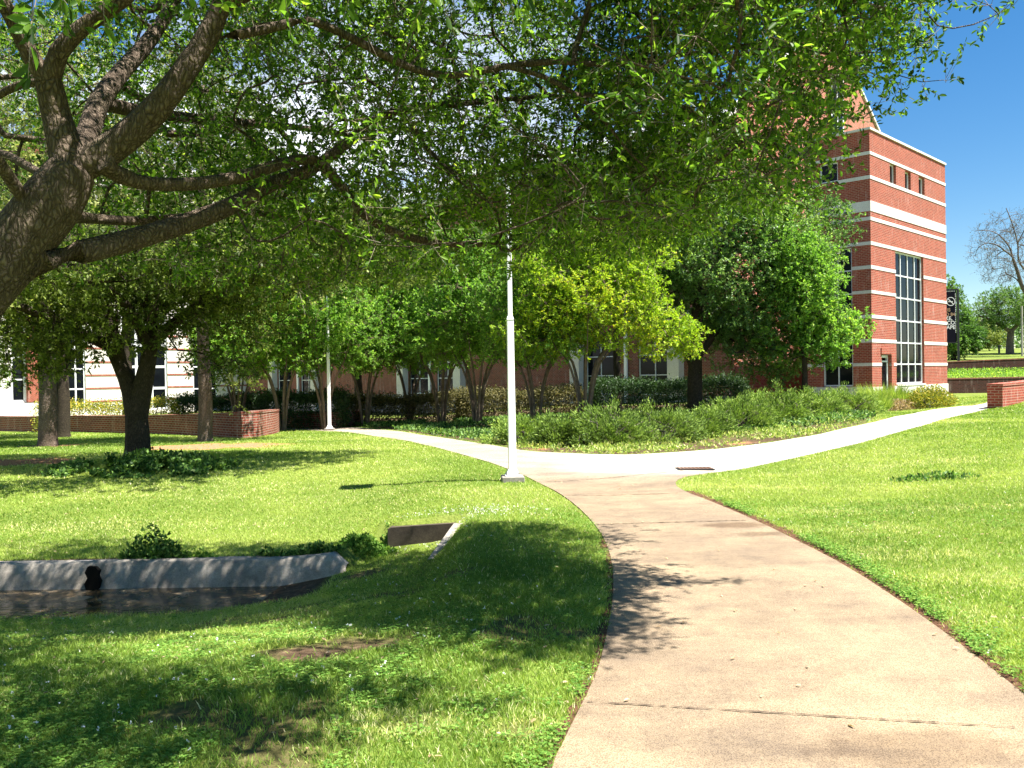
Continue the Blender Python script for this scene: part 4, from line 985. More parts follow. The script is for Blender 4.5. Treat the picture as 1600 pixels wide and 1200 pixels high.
        g = vnoise(p[:, 0] + p[:, 2] * .9, p[:, 1] - p[:, 2] * .6, .50, 31) * .55 + vnoise(p[:, 0] - p[:, 2] * .3, p[:, 1] + p[:, 2] * .3, 1.35, 8) * .6
        dens = np.interp(g, [.53, .62], [0, 1]) * np.interp(edge, [0, 150], [.30, 1])
        dens *= np.interp(px, [-200, 250, 450, 700, 1000], [.30, .32, .55, .75, 1.0]); dens = np.where(px > 980, np.interp(g, [.44, .58], [0, 1.3]), dens)
        dens *= np.where((px < 560) & (py > -40) & (p[:, 1] < np.interp(px, [0, 350, 560], [6.4, 6.2, 5.2])), .035, 1)     # thin foliage round the trunk, dense towards the tips
        dens *= np.where((p[:, 1] < 4.9) & (py > -50), np.where(p[:, 1] < 3.6, 0, .10), 1) * np.where((px > 430) & (px < 960) & (py < 250) & (py > -40), .62, 1)
        dens *= np.where(py < -60, np.where(px < 500, .88, .85), 1)
        k &= rng.uniform(0, 1, n) < dens
        p = p[k]; T1.append(p); tot += len(p)
    tg = np.concatenate(T1)[:need]
    spray = [q(1545, 8, 5.9), q(1580, 5, 5.9), q(1500, -4, 5.9), q(1560, 22, 5.9), q(1440, 128, 6.0), q(1475, 125, 6.0), q(1405, 118, 6.0), q(1380, 150, 6.0), q(1350, 190, 6.1), q(1372, 165, 6.1), q(1330, 185, 6.1), q(1455, 60, 5.9), q(1430, 90, 5.9), q(1465, 40, 5.9), q(1420, 60, 5.9), q(1300, 265, 6.3), q(1262, 300, 6.4), q(1278, 325, 6.4)]
    tg = np.concatenate([tg, np.array(spray)])
    pos, par, tips = grow(np.array(sk.p), np.array(sk.par), tg, .13, rng, .3)
    rad = radii(par, tips, .0022, .5, len(pos), np.array(sk.r))
    d = pos[tips] - pos[par[tips]]; d /= np.linalg.norm(d, axis=1)[:, None] + 1e-9
    px, py = project(pos[tips]); upper = (py < -80)
    t = thing('oak_tree', 'huge spreading oak leaning in from the left edge, its leafy boughs hanging over the lawn', 'tree', base)
    C, Dv, Nv, TV = leafy(pos[tips], d, rng, 36, .06, .026, .21, .25, .5, 4)
    # bare twigs hanging under the thin, shaded left part of the crown
    k = rng.choice(len(pos), 5200); k = k[(project(pos[k])[0] < 1000) & (rad[k] < .05)]
    dv = unit(rng, len(k)) + np.array([.35, 0, -.45]); dv /= np.linalg.norm(dv, axis=1)[:, None]
    TV.append((pos[k], pos[k] + dv * rng.uniform(.08, .34, len(k))[:, None]))
    link('trunk', wood('trunk', pos, par, rad, MAT['bark_oak'], base, 4, 14, .018), t)
    tv, tf = twig_strips(TV, .0020); link('twigs', np_mesh('twigs', tv - base, tf, 4, plain('grey_twig_bark', (.24, .20, .155), .85, .15, .3, 9), smooth=True), t)
    ln = .044 * rng.uniform(.6, 1.35, len(C)); rnd = np.clip(rng.beta(1.6, 2.2, len(C)) * .95 + (vnoise(C[:, 0], C[:, 1] + C[:, 2], .8, 3) - .5) * .4, 0, 1)
    link('crown', leaf_mesh('crown', C - base, Dv, Nv, ln, ln * .43, rnd, MAT['leaf_oak'], True), t)
near_oak()

# ------------------------------------------------------------------ trees on the left lawn
def at(px, py): return G(px, py)
b = at(216, 722)
make_tree('oak_tree', 'dark forked oak with ivy round its foot in the middle of the left lawn', 'tree', b,
    [([(0, 0, -.2), (0, 0, .3), (-.02, .02, .9), (-.12, .02, 1.45), (-.38, .1, 2.0), (-.8, .2, 2.7), (-1.5, .3, 3.3), (-2.6, .4, 3.9)], [.33, .25, .22, .19, .15, .12, .09, .05]),
     ([(0, 0, .95), (.08, 0, 1.35), (.28, -.1, 2.0), (.35, 0, 2.8), (.3, .2, 3.6), (.6, .2, 4.4)], [.22, .21, .16, .13, .09, .05]),
     ([(-.4, .1, 2.1), (-.5, -.2, 3.2), (-.3, -.5, 4.1)], [.16, .12, .05]), ([(.3, 0, 2.4), (1.3, .4, 3.3), (2.6, .4, 3.9), (4.6, 0, 4.3)], [.12, .10, .07, .03]), ([(.3, 0, 2.2), (.2, -.9, 3.1), (-.2, -2.1, 3.7), (-.8, -3.4, 3.9)], [.11, .09, .06, .03]), ([(-.5, .1, 2.3), (-2.0, -1.2, 3.2), (-4.2, -2.6, 3.8)], [.11, .08, .03])],
    [(-.3, 0, 3.9, 2.9, 2.4, 1.0), (-2.6, .3, 3.2, 1.7, 1.6, .9), (1.9, .4, 3.9, 2.0, 1.8, .9), (0, -.3, 2.9, 1.9, 1.4, .6), (-3.4, .2, 3.9, 1.6, 1.4, .8), (-3.0, -2.2, 3.8, 2.2, 1.4, .7), (3.2, .1, 4.5, 2.0, 1.9, 1.0), (5.0, -.2, 4.2, 1.6, 1.5, .8), (-.6, -2.5, 3.8, 3.2, 1.5, .75), (2.8, -2.1, 4.0, 2.3, 1.5, .75), (-4.2, -1.6, 3.7, 2.4, 2.2, .9), (4.6, -1.2, 4.1, 1.5, 1.3, .6), (-1.0, -3.7, 3.8, 2.8, 1.2, .6), (-4.6, -3.0, 3.8, 2.2, 1.3, .6), (2.6, -3.4, 4.0, 1.6, 1.0, .5), (-1.2, -.6, 2.5, 1.3, .8, .5), (-2.0, -.3, 2.2, 1.1, .8, .55), (1.7, 0, 2.2, .9, .6, .65), (2.3, .3, 3.0, 1.0, .9, .5)],
    21, 3900, 44, .085, .038, 'leaf_olive', 'bark_dark', .28, .006, .42, .34, .3, .7, 4)
pine_stem = lambda h, r: [([(0, 0, -.2), (0, 0, .15), (.03, 0, 1.2), (-.02, .02, 3.2), (.05, 0, h * .6), (0, 0, h)], [r * 1.35, r * 1.08, r, r * .85, r * .6, r * .18])]
b = at(75, 697)
p1 = make_tree('shade_tree', 'straight rough-barked tree with pale spring leaves at the far left of the lawn', 'tree', b, pine_stem(11, .23),
    [(-.3, 0, 6.6, 3.2, 2.8, 2.4), (1.2, .3, 5.2, 2.2, 2.0, 1.2), (-1.9, 0, 4.9, 1.9, 1.8, 1.1), (0, 0, 9.2, 2.4, 2.2, 2.2)], 22, 1300, 40, .10, .045, 'leaf_pale', 'bark_pale', .32, .006, .42, .36, .15, .8, 4)
b2 = at(66, 688) + np.array([-.3, 1.8, 0])
p2 = make_tree('shade_tree', 'darker trunk standing just behind the straight rough-barked tree at left', 'tree', ground(b2[0], b2[1]), pine_stem(10, .21),
    [(-.8, 0, 6.6, 3.0, 2.6, 2.6), (-2, 0, 4.5, 1.9, 1.8, 1.0)], 23, 900, 40, .11, .05, 'leaf_mid', 'bark_dark', .34, .006, .42, .36, .15, .8, 4)
b = at(321, 690)
make_tree('shade_tree', 'straight trunk in a ring of reddish mulch, pale drooping foliage beside it', 'tree', b, pine_stem(11, .19),
    [(.1, 0, 6.3, 3.1, 2.6, 2.2), (-1.5, .2, 4.9, 1.8, 1.8, 1.0), (1.2, -.1, 3.0, .75, .7, 1.3), (1.0, 0, 1.7, .55, .5, .7), (0, 0, 9.0, 2.4, 2.2, 2.2), (2.4, .2, 4.9, 1.7, 1.6, 1.1)],
    24, 1500, 40, .09, .04, 'leaf_pale', 'bark_pale', .3, .005, .42, .36, .4, .7, 4, tint=lambda C: -.35 * (C[:, 2] > 4.2))
b = ground(*P(-70, 640, 27)[:2])
make_tree('small_tree', 'bright green low branches entering at the left edge in front of the windows', 'tree', b,
    [([(0, 0, -.1), (0, 0, .8), (.1, 0, 2.2), (.2, 0, 4)], [.10, .08, .06, .03])], [(0, 0, 2.9, 1.9, 1.5, 1.3), (1.2, 0, 2.0, .9, .8, .5)], 25, 300, 34, .10, .045, 'leaf_crape', 'bark_dark', .25, .006, .42, .3, .1, .9, 3)

# ------------------------------------------------------------------ crape myrtles along the bed
def crape_stems(rng, n=5, h=2.6, sp=.9):
    out = []
    for k in range(n):
        a = 2 * math.pi * k / n + rng.uniform(-.4, .4); dx, dy = math.cos(a), math.sin(a); r = rng.uniform(.045, .065)
        out.append(([(dx * .08, dy * .08, -.1), (dx * .16, dy * .16, .5), (dx * .28 * sp, dy * .28 * sp, 1.2), (dx * .55 * sp, dy * .55 * sp, 2.0), (dx * .95 * sp, dy * .95 * sp, h), (dx * 1.3 * sp, dy * 1.3 * sp, h + .9)], [r * 1.2, r, r * .9, r * .75, r * .5, r * .3]))
    return out
rg = np.random.default_rng(77)
GR = 'crape myrtles along the shaded bed'
cr = [G(640, 661), G(746, 664), G(838, 668), ground(*P(441, 640, 31)[:2]), ground(*P(508, 640, 31.5)[:2]), ground(*P(372, 640, 33)[:2]), ground(*P(690, 640, 34)[:2]), ground(*P(570, 640, 34)[:2])]
cA = make_tree('crape_myrtle', 'multi-stemmed crape myrtle at the walkway bend between the two lamp posts', 'tree', cr[0], crape_stems(rg),
    [(0, 0, 4.4, 2.3, 2.1, 1.6), (.9, .2, 3.0, 1.6, 1.4, .9), (-1.0, -.2, 3.1, 1.6, 1.4, .9), (.2, 0, 6.0, 1.8, 1.5, 1.2)], 31, 1150, 50, .105, .05, 'leaf_crape', 'bark_crape', .24, .006, .42, .32, .1, .9, 4, GR)
cB = make_tree('crape_myrtle', 'multi-stemmed crape myrtle just left of the nearest lamp post', 'tree', cr[1], crape_stems(rg, 6),
    [(0, 0, 4.3, 2.2, 2.1, 1.5), (1.1, .2, 3.1, 1.5, 1.3, .9), (-1.1, -.2, 3.2, 1.5, 1.3, 1.0), (-.2, 0, 5.9, 1.8, 1.5, 1.2)], 32, 1150, 50, .105, .05, 'leaf_crape', 'bark_crape', .24, .006, .42, .32, .1, .9, 4, GR)
copy_tree(cA, 'crape myrtle just right of the nearest lamp post, partly behind its yellow-green neighbour', cr[2], 1.9, .93)
copy_tree(cB, 'crape myrtle rising behind the far planter wall left of the second lamp post', cr[3], .7, .95)
copy_tree(cA, 'crape myrtle directly behind the second lamp post', cr[4], 3.6, .95)
copy_tree(cB, 'leftmost crape myrtle, behind the rounded end of the planter wall', cr[5], 4.4, .95)
copy_tree(cB, 'crape myrtle standing farther back against the hall, between the two nearest the bend', cr[6], 2.6, 1.05)
copy_tree(cA, 'crape myrtle farther back against the hall, right of the second lamp post', cr[7], 5.2, 1.05)
yb = ground(*P(914, 640, 26.0)[:2])
make_tree('crape_myrtle', 'glowing yellow-green crape myrtle behind the junipers, the brightest tree of the bed', 'tree', yb, crape_stems(rg, 7, 2.4, .9),
    [(.3, -.1, 3.9, 2.3, 2.0, 1.3), (1.9, .1, 2.9, 1.6, 1.3, .9), (-1.2, -.2, 2.9, 1.5, 1.3, .8), (.9, 0, 5.3, 1.9, 1.4, 1.1), (2.7, 0, 2.6, 1.0, .8, .5), (-.9, 0, 5.0, 1.4, 1.2, .9), (.1, -.8, 2.5, 1.0, .7, .5)], 33, 1500, 50, .09, .044, 'leaf_yellow', 'bark_crape', .24, .006, .42, .28, .05, 1.2, 4, GR)
# pear and maple at the right of the bed
pb = ground(*P(1086, 640, 30)[:2])
make_tree('pear_tree', 'tall dense dark green tree with a black-looking trunk right of the yellow-green one', 'tree', pb,
    [([(0, 0, -.2), (0, 0, .5), (.02, 0, 1.6), (.1, 0, 3.2), (.2, 0, 5.5), (.2, 0, 8)], [.34, .27, .25, .20, .13, .04]), ([(.02, 0, 1.6), (-.5, 0, 2.8), (-1.1, 0, 4.4)], [.14, .11, .06]), ([(.05, 0, 2.0), (.9, 0, 3.1), (2.0, 0, 4.4)], [.14, .11, .06])],
    [(1.2, 0, 5.2, 3.8, 2.6, 3.1), (2.8, -.2, 3.4, 2.5, 2.0, 2.3), (.4, 0, 7.0, 2.9, 2.2, 1.9), (1.9, 0, 2.4, 2.2, 1.6, 1.3), (-1.4, 0, 5.6, 1.9, 1.7, 1.8), (-.7, 0, 3.4, 1.3, 1.3, 1.0), (4.0, 0, 6.0, 1.8, 1.6, 2.0), (1.2, 0, 4.6, 2.4, 1.6, 2.2), (2.4, 0, 5.8, 1.6, 1.4, 2.2)], 41, 4000, 44, .088, .050, 'leaf_pear', 'bark_dark', .3, .006, .42, .33, .1, .9, 4, hollow=.5)
mb_ = ground(*P(1256, 628, 28.5)[:2])
make_tree('maple_tree', 'smaller lighter green tree in front of the tower, branches reaching over its shaded face', 'tree', mb_,
    [([(0, 0, -.2), (0, 0, .5), (.05, 0, 1.4), (0, 0, 3.0), (.1, 0, 5.6)], [.13, .10, .09, .07, .03])],
    [(0, 0, 4.3, 1.35, 1.3, 1.6), (.7, -.1, 2.6, 1.15, .9, 1.1), (1.5, -.1, 2.9, .7, .5, .6), (-.3, 0, 5.5, 1.1, 1.1, .8), (-.6, 0, 2.6, 1.1, .9, .9)], 42, 900, 42, .095, .055, 'leaf_crape', 'bark_dark', .26, .006, .42, .28, .1, .9, 4)
hb = ground(*P(965, 640, 37)[:2])
make_tree('tall_tree', 'tall fresh green tree close to the hall wall, its top under the metal eave', 'tree', hb, pine_stem(9.5, .18),
    [(0, 0, 6.6, 2.6, 2.4, 2.6), (-2.0, 0, 5.8, 1.8, 1.7, 1.6), (0, 0, 9.0, 1.6, 1.5, 1.2)], 43, 1100, 40, .12, .058, 'leaf_crape', 'bark_dark', .35, .007, .42, .38, .1, .9, 4)
hb = ground(*P(560, 640, 40)[:2])
make_tree('tall_tree', 'tall tree showing between the oak boughs behind the second lamp post', 'tree', hb, pine_stem(11, .2),
    [(0, 0, 7.0, 3.4, 2.8, 2.6), (-3.0, 0, 6.4, 2.2, 2, 2), (3.0, 0, 6.2, 2.4, 2, 2), (0, 0, 9.6, 2.2, 2, 1.5)], 44, 1200, 38, .14, .065, 'leaf_pale', 'bark_dark', .4, .007, .42, .42, .1, .9, 4)
hb = ground(*P(200, 640, 38)[:2])
make_tree('tall_tree', 'yellowish tall tree glowing behind the low branches of the big oak at left', 'tree', hb, pine_stem(13, .25),
    [(0, 0, 8.0, 4.2, 3, 3.2), (-4.5, 0, 7.2, 2.8, 2, 2.6), (4.6, 0, 7.5, 2.8, 2, 2.6), (0, 0, 11.6, 3, 2.4, 1.8), (-6, 0, 10, 3, 2.4, 2.4), (5.5, 0, 10.4, 2.6, 2, 2)], 45, 1100, 34, .17, .08, 'leaf_pale', 'bark_dark', .45, .008, .42, .5, .1, .9, 4, tint=lambda C: .15 + 0 * C[:, 0])

# ------------------------------------------------------------------ shrubs, hedges, grasses
def juniper(px, py, Y, rx, h, seed, label):
    rng = np.random.default_rng(seed); p = P(px, py, Y); b = ground(p[0], p[1]); n = 330
    u = unit(rng, n); u[:, 2] = np.abs(u[:, 2]); r = rng.uniform(.35, 1, n) ** .5
    lump = 1 + .5 * (vnoise(u[:, 0] * 3, u[:, 1] * 3 + seed, .8, seed) - .5) * 2
    tg = b + u * (r * lump)[:, None] * np.array([rx, rx * .72, h])
    stems = [([(0, 0, 0), (math.cos(a) * rx * .3, math.sin(a) * rx * .25, h * .4), (math.cos(a) * rx * .7, math.sin(a) * rx * .5, h * .7)], [.035, .025, .012]) for a in np.arange(0, 6.2, 1.05)]
    sk = Skel(); 
    for pts, rr in stems: sk.add([b + np.array(q) for q in pts], rr, step=.2)
    pos, par, tips = grow(np.array(sk.p), np.array(sk.par), tg, .16, rng); rad = radii(par, tips, .004, .4, len(pos), np.array(sk.r))
    t = thing('juniper_bush', label, 'bush', b, 'feathery junipers bordering the walkway')
    d = tg - b; d /= np.linalg.norm(d, axis=1)[:, None]; d[:, 2] += .35
    C, D, Nn = [], [], []
    for k in range(46):
        dd = d + unit(rng, n) * .62; dd /= np.linalg.norm(dd, axis=1)[:, None]; c = tg + dd * rng.uniform(-.12, .17, n)[:, None] + unit(rng, n) * .05
        C.append(c); D.append(dd + unit(rng, n) * .35); Nn.append(unit(rng, n) + np.array([0, 0, .4]))
    C = np.concatenate(C); D = np.concatenate(D); Nn = np.concatenate(Nn)
    rnd = np.clip(rng.uniform(0, .75, len(C)) + .3 * vnoise(C[:, 0], C[:, 1], .5, seed) - .12, 0, 1)
    rnd = np.clip(rnd + rng.uniform(-.12, .12), 0, 1); keep = (C[:, 2] > T(C[:, 0], C[:, 1])) & (vnoise(C[:, 0] * 1.0 + C[:, 2], C[:, 1] + C[:, 2] * .6, .28, seed) > .27)
    link('stems', wood('stems', pos, par, rad, MAT['bark_bare'], b, 3, 6, .03), t)
    C = C[keep]; link('foliage', leaf_mesh('foliage', C - b, D[keep], Nn[keep], .085 * rng.uniform(.6, 1.3, len(C)), .022, rnd[keep], MAT['leaf_juniper']), t)
JK = 1.12
J = [(822, 690, 20.8, .85, .62, 'shaded juniper at the left end of the row behind the nearest lamp post'),
     (885, 692, 19.9, .72, .62, 'low juniper second from the left of the row, half in shade'),
     (955, 690, 19.7, .92, .88, 'broad sunlit juniper nearest the fork of the walkway'),
     (1030, 688, 20.3, .80, .72, 'juniper with a reddish dead spray in it, mid row'),
     (1090, 680, 21.5, .72, .62, 'small low juniper in the dip of the row'),
     (1150, 668, 22.4, .95, .86, 'large juniper standing highest in the right half of the row'),
     (1215, 662, 23.6, .95, .84, 'dense juniper right of the highest one'),
     (1275, 656, 25.0, .90, .78, 'juniper in front of the shaded tower window'),
     (1325, 650, 26.6, .95, .74, 'juniper at the right end of the row next to the tall grass clump'),
     (1180, 652, 26.5, 1.05, .80, 'juniper in the second line behind the highest one'),
     (1265, 642, 29.0, 1.0, .80, 'back line juniper under the lighter green tree')]
for i, (a, b_, c_, r_, h_, l_) in enumerate(J): juniper(a, b_, c_ - .35, r_ * JK, h_ * .84, 100 + i, l_)

def leaf_block(rng, n, x0, x1, y0, y1, z0f, h, rough=.12):
    """points on and just inside the skin of a clipped hedge"""
    f = rng.uniform(0, 1, n); side = rng.integers(0, 5, n)
    x = rng.uniform(x0, x1, n); y = rng.uniform(y0, y1, n); z = rng.uniform(0, h, n)
    y = np.where(side == 0, y0, np.where(side == 1, y1, y)); z = np.where((side == 2) | (side == 3), h, z); x = np.where(side == 4, np.where(f > .5, x0, x1), x)
    p = np.stack([x, y, z], 1) + rng.normal(size=(n, 3)) * rough
    p[:, 2] += .16 * (vnoise(p[:, 0], p[:, 1], 1.1, 6) - .5) * 2 * (p[:, 2] > h * .5)
    p[:, 2] = np.maximum(p[:, 2], .02)
    return p
def hedge(px0, px1, Y0, Y1, h, mat, label, seed, n=9000, thick=1.0, L=.09):
    rng = np.random.default_rng(seed); A = P(px0, 640, Y0); B = P(px1, 640, Y1); b = ground((A[0] + B[0]) / 2, (A[1] + B[1]) / 2)
    ln = math.hypot(B[0] - A[0], B[1] - A[1]); an = math.atan2(B[1] - A[1], B[0] - A[0])
    t = thing('hedge', label, 'hedge', b, None, an)
    p = leaf_block(rng, n, -ln / 2, ln / 2, -thick / 2, thick / 2, 0, h)
    link('foliage', leaf_mesh('foliage', p, unit(rng, n) + np.array([0, 0, .4]), unit(rng, n) + np.array([0, 0, .5]), L * rng.uniform(.6, 1.3, n), L * .5, rng.uniform(0, 1, n), MAT[mat]), t)
    m = MB()
    for i in range(int(ln / .5)):
        x = -ln / 2 + .25 + i * .5; m.cyl((x, rng.uniform(-.2, .2), -.1), (x + rng.uniform(-.2, .2), rng.uniform(-.3, .3), h * .9), .025, .01, 5); m.cyl((x, 0, .1), (x + rng.uniform(-.3, .3), rng.uniform(-.4, .4), h * .8), .015, .006, 5)
    m.build('stems', MAT['bark_bare'], t)
hedge(540, 720, 36, 36.5, 1.05, 'leaf_hedge', 'brownish thin hedge along the hall wall, left of the nearest lamp post', 61, 24000, 1.2)
hedge(725, 905, 36.3, 36, 1.05, 'leaf_hedge', 'brownish thin hedge behind the nearest lamp post against the hall', 62, 24000, 1.2)
hedge(930, 1160, 34, 33, 1.15, 'leaf_darkhedge', 'dark clipped hedge behind the junipers under the tall dark tree', 63, 26000, 1.3)
hedge(412, 535, 33.5, 33, 1.3, 'leaf_darkhedge', 'dark hedge on top of the far planter behind the second lamp post', 64, 16000)
hedge(70, 270, 33.5, 33, 1.02, 'leaf_gold', 'yellowish low planting on top of the long planter wall', 65, 9000)
hedge(280, 400, 34, 34, 1.2, 'leaf_darkhedge', 'dark shrubs on the rounded end of the planter wall', 66, 15000)

def dome(px, py, rx, h, mat, label, name, seed, n=5000, L=.07, cat='bush', ry=None):
    rng = np.random.default_rng(seed); b = G(px, py); ry = ry or rx
    u = unit(rng, n); u[:, 2] = np.abs(u[:, 2]); r = rng.uniform(.55, 1.05, n) * (1 + .25 * (vnoise(u[:, 0] * 3, u[:, 1] * 3 + u[:, 2] * 2, .8, seed) - .5))
    p = u * r[:, None] * np.array([rx, ry, h])
    t = thing(name, label, cat, b)
    link('foliage', leaf_mesh('foliage', p, u + unit(rng, n) * .8, unit(rng, n) + u * .6, L * rng.uniform(.6, 1.3, n), L * .5, rng.uniform(0, 1, n), MAT[mat]), t)
    m = MB()
    for i in range(10):
        a = rng.uniform(0, 6.28); m.cyl((0, 0, -.05), (math.cos(a) * rx * .6, math.sin(a) * ry * .6, h * .7), .015, .006, 5)
    m.build('stems', MAT['bark_bare'], t); return t
dome(1454, 637, .78, .68, 'leaf_gold', 'rounded golden yellow shrub at the foot of the tower corner', 'golden_shrub', 71, 5200)
dome(1402, 641, .75, .34, 'straw', 'low dry brownish clump between the tall grass and the golden shrub', 'dry_shrub', 72, 2600)
def tall_grass(px, py, r, h, label, seed, n=1500):
    rng = np.random.default_rng(seed); b = G(px, py); t = thing('grass_clump', label, 'ornamental grass', b, 'tall grass clumps at the foot of the tower')
    a = rng.uniform(0, 6.28, n); rr = r * rng.uniform(0, .5, n) ** .7; c = np.stack([np.cos(a) * rr, np.sin(a) * rr, np.zeros(n)], 1)
    d = np.stack([np.cos(a) * .55, np.sin(a) * .55, np.ones(n)], 1) * 1.0 + rng.normal(size=(n, 3)) * .18
    link('blades', leaf_mesh('blades', c, d, unit(rng, n), h * rng.uniform(.6, 1.1, n), .022, rng.uniform(.2, .85, n), MAT['grass']), t)
tall_grass(1380, 640, .9, 1.0, 'tall feathery grass clump in front of the tower door', 73)
tall_grass(1415, 638, .8, .7, 'shorter grass clump right of the tower door', 74)
tall_grass(1358, 646, .8, .7, 'grass clump between the last juniper and the tower corner', 75)
iv = G(215, 732)
def ivy():
    rng = np.random.default_rng(81); n = 17000; a = rng.uniform(0, 6.28, n); r = rng.uniform(0, 1, n) ** .6 * (.7 + .6 * vnoise(np.cos(a) * 2, np.sin(a) * 2, .6, 8))
    x = iv[0] + np.cos(a) * r * 1.9 + .15; y = iv[1] - .1 + np.sin(a) * r * 1.25; kk = vnoise(iv[0] + np.cos(a) * r * 1.9, iv[1] + np.sin(a) * r * 1.25, .3, 5) > .30 + .30 * r; a = a[kk]; r = r[kk]; n = len(a); x = x[kk]; y = y[kk]; hh = .20 * np.clip(1 - r, 0, 1) + .08
    z = T(x, y) + hh * rng.uniform(.1, 1, n) * (.5 + vnoise(x, y, .4, 3))
    p = np.stack([x, y, z], 1); b = ground(iv[0], iv[1] - .1)
    t = tag(link('ivy_patch', leaf_mesh('ivy_patch', p - b, unit(rng, n), unit(rng, n) + np.array([0, 0, .8]), .085 * rng.uniform(.6, 1.2, n), .06, rng.uniform(0, 1, n), MAT['leaf_mid']), None, b), 'dark green ivy and seedlings heaped round the forked oak foot', 'ivy')
ivy()
def weeds(px, py, rx, ry, hh, n, mat, label, seed, L=.06):
    rng = np.random.default_rng(seed); c = G(px, py); a = rng.uniform(0, 6.28, n); r = rng.uniform(0, 1, n) ** .6; x = c[0] + np.cos(a) * r * rx; y = c[1] + np.sin(a) * r * ry
    p = np.stack([x, y, T(x, y) + hh * rng.uniform(0, 1, n) * (1.1 - r)], 1)
    tag(link('weed_patch', leaf_mesh('weed_patch', p - c, unit(rng, n) + np.array([0, 0, .3]), unit(rng, n) + np.array([0, 0, .6]), L * rng.uniform(.6, 1.2, n), L * .6, rng.uniform(0, 1, n), MAT[mat]), None, c), label, 'weeds')
weeds(1462, 748, .62, .26, .09, 420, 'leaf_mid', 'small dark weedy patch in the middle of the right lawn', 82)
weeds(238, 905, .36, .14, .42, 2000, 'leaf_mid', 'bushy weed growing up against the concrete ditch lining', 83)
weeds(490, 868, .36, .10, .14, 900, 'leaf_mid', 'low weeds on the lip of the ditch near the end of its lining', 84)
weeds(575, 858, .34, .22, .16, 1600, 'clover', 'leafy clover hugging the left end of the culvert headwall', 85, .05)
weeds(420, 912, .22, .10, .12, 350, 'leaf_mid', 'short weeds at the foot of the right half of the ditch lining', 96)
weeds(300, 912, .25, .12, .16, 350, 'clover', 'small bright tuft at the water edge under the ditch lining', 86)
def terrace_cover(y0, y1, x0, x1, n, mat, label, seed, h=.3, L=.12):
    rng = np.random.default_rng(seed); x = rng.uniform(x0, x1, n); y = rng.uniform(y0, y1, n); p = np.stack([x, y, T(x, y) + rng.uniform(0, h, n)], 1)
    tag(link('ground_cover', leaf_mesh('ground_cover', p, unit(rng, n) + np.array([0, 0, .6]), unit(rng, n) + np.array([0, 0, .8]), L * rng.uniform(.6, 1.2, n), L * .45, rng.uniform(0, 1, n), MAT[mat])), label, 'ground cover', kind='stuff')
terrace_cover(50.3, 55.7, 21, 42, 16000, 'leaf_crape', 'bright green ivy filling the terrace between the two brick walls', 87)
def verge_weeds():
    rng = np.random.default_rng(89); x = rng.uniform(-.5, 15, 150000); y = rng.uniform(16, 33, 150000); k = inside(front_bed, x, y) & ~inside(path_poly, x, y) & (fbm(x, y, .8, 24) + .12 * rng.normal(size=len(x)) > .50); x = x[k]; y = y[k]; n = len(x)
    p = np.stack([x, y, T(x, y) + rng.uniform(0, .09, n)], 1)
    tag(link('verge_weeds', leaf_mesh('verge_weeds', p, unit(rng, n) + np.array([0, 0, .8]), unit(rng, n) + np.array([0, 0, .6]), .09 * rng.uniform(.6, 1.2, n), .028, rng.uniform(0, 1, n), MAT['grass'])), 'ragged grass and weeds along the foot of the junipers', 'weeds', kind='stuff')
verge_weeds()
def bed_cover():
    rng = np.random.default_rng(88); x = rng.uniform(-9, 10, 60000); y = rng.uniform(21, 36, 60000); k = inside(bed_poly, x, y) & (fbm(x, y, 1.4, 14) > .42); x = x[k]; y = y[k]; n = len(x)
    p = np.stack([x, y, T(x, y) + rng.uniform(0, .14, n)], 1)
    tag(link('ground_cover', leaf_mesh('ground_cover', p, unit(rng, n) + np.array([0, 0, .6]), unit(rng, n) + np.array([0, 0, 1.]), .10 * rng.uniform(.6, 1.2, n), .05, rng.uniform(0, 1, n), MAT['leaf_mid'])), 'patchy dark ground cover in the shade under the crape myrtles', 'ground cover', kind='stuff')
bed_cover()

# ------------------------------------------------------------------ hilltop trees far right
def far(px, py, Y): p = P(px, py, Y); return ground(p[0], p[1])
b = far(1490, 540, 72)
make_tree('conifer', 'dark pointed evergreen right behind the black banner', 'tree', b, pine_stem(6.4, .2), [(0, 0, 1.9, 2.3, 2.0, 1.7), (-.2, 0, 3.6, 1.7, 1.5, 1.6), (-.3, 0, 5.4, 1.1, 1, 1.5), (-.5, 0, 6.6, .5, .5, .9), (1.2, 0, 1.5, 1.3, 1, 1.3)], 91, 520, 44, .20, .09, 'leaf_mid', 'bark_dark', .4, .01, .42, .42, 0, .7, 4)
b = far(1578, 540, 85)
make_tree('live_oak', 'wide rounded oak on the hilltop lawn at the right edge', 'tree', b,
    [([(0, 0, -.2), (0, 0, 1), (.1, 0, 2.2)], [.4, .34, .3]), ([(.1, 0, 2.2), (-1.5, 0, 3.2), (-3, 0, 3.8)], [.22, .16, .08]), ([(.1, 0, 2.2), (1.5, 0, 3.6), (2.8, 0, 4.6)], [.22, .16, .08])],
    [(0, 0, 4.6, 3.6, 3, 2.0), (-2.4, 0, 3.4, 1.8, 1.8, 1.3), (2.4, 0, 3.8, 2.4, 2.2, 1.8), (-3.4, 0, 2.4, 1.2, 1.2, .9), (4.5, 0, 3.6, 2.5, 2, 1.8)], 92, 900, 34, .20, .09, 'leaf_far', 'bark_bare', .45, .01, .42, .48, .1, .9, 4)
b = far(1530, 542, 95)
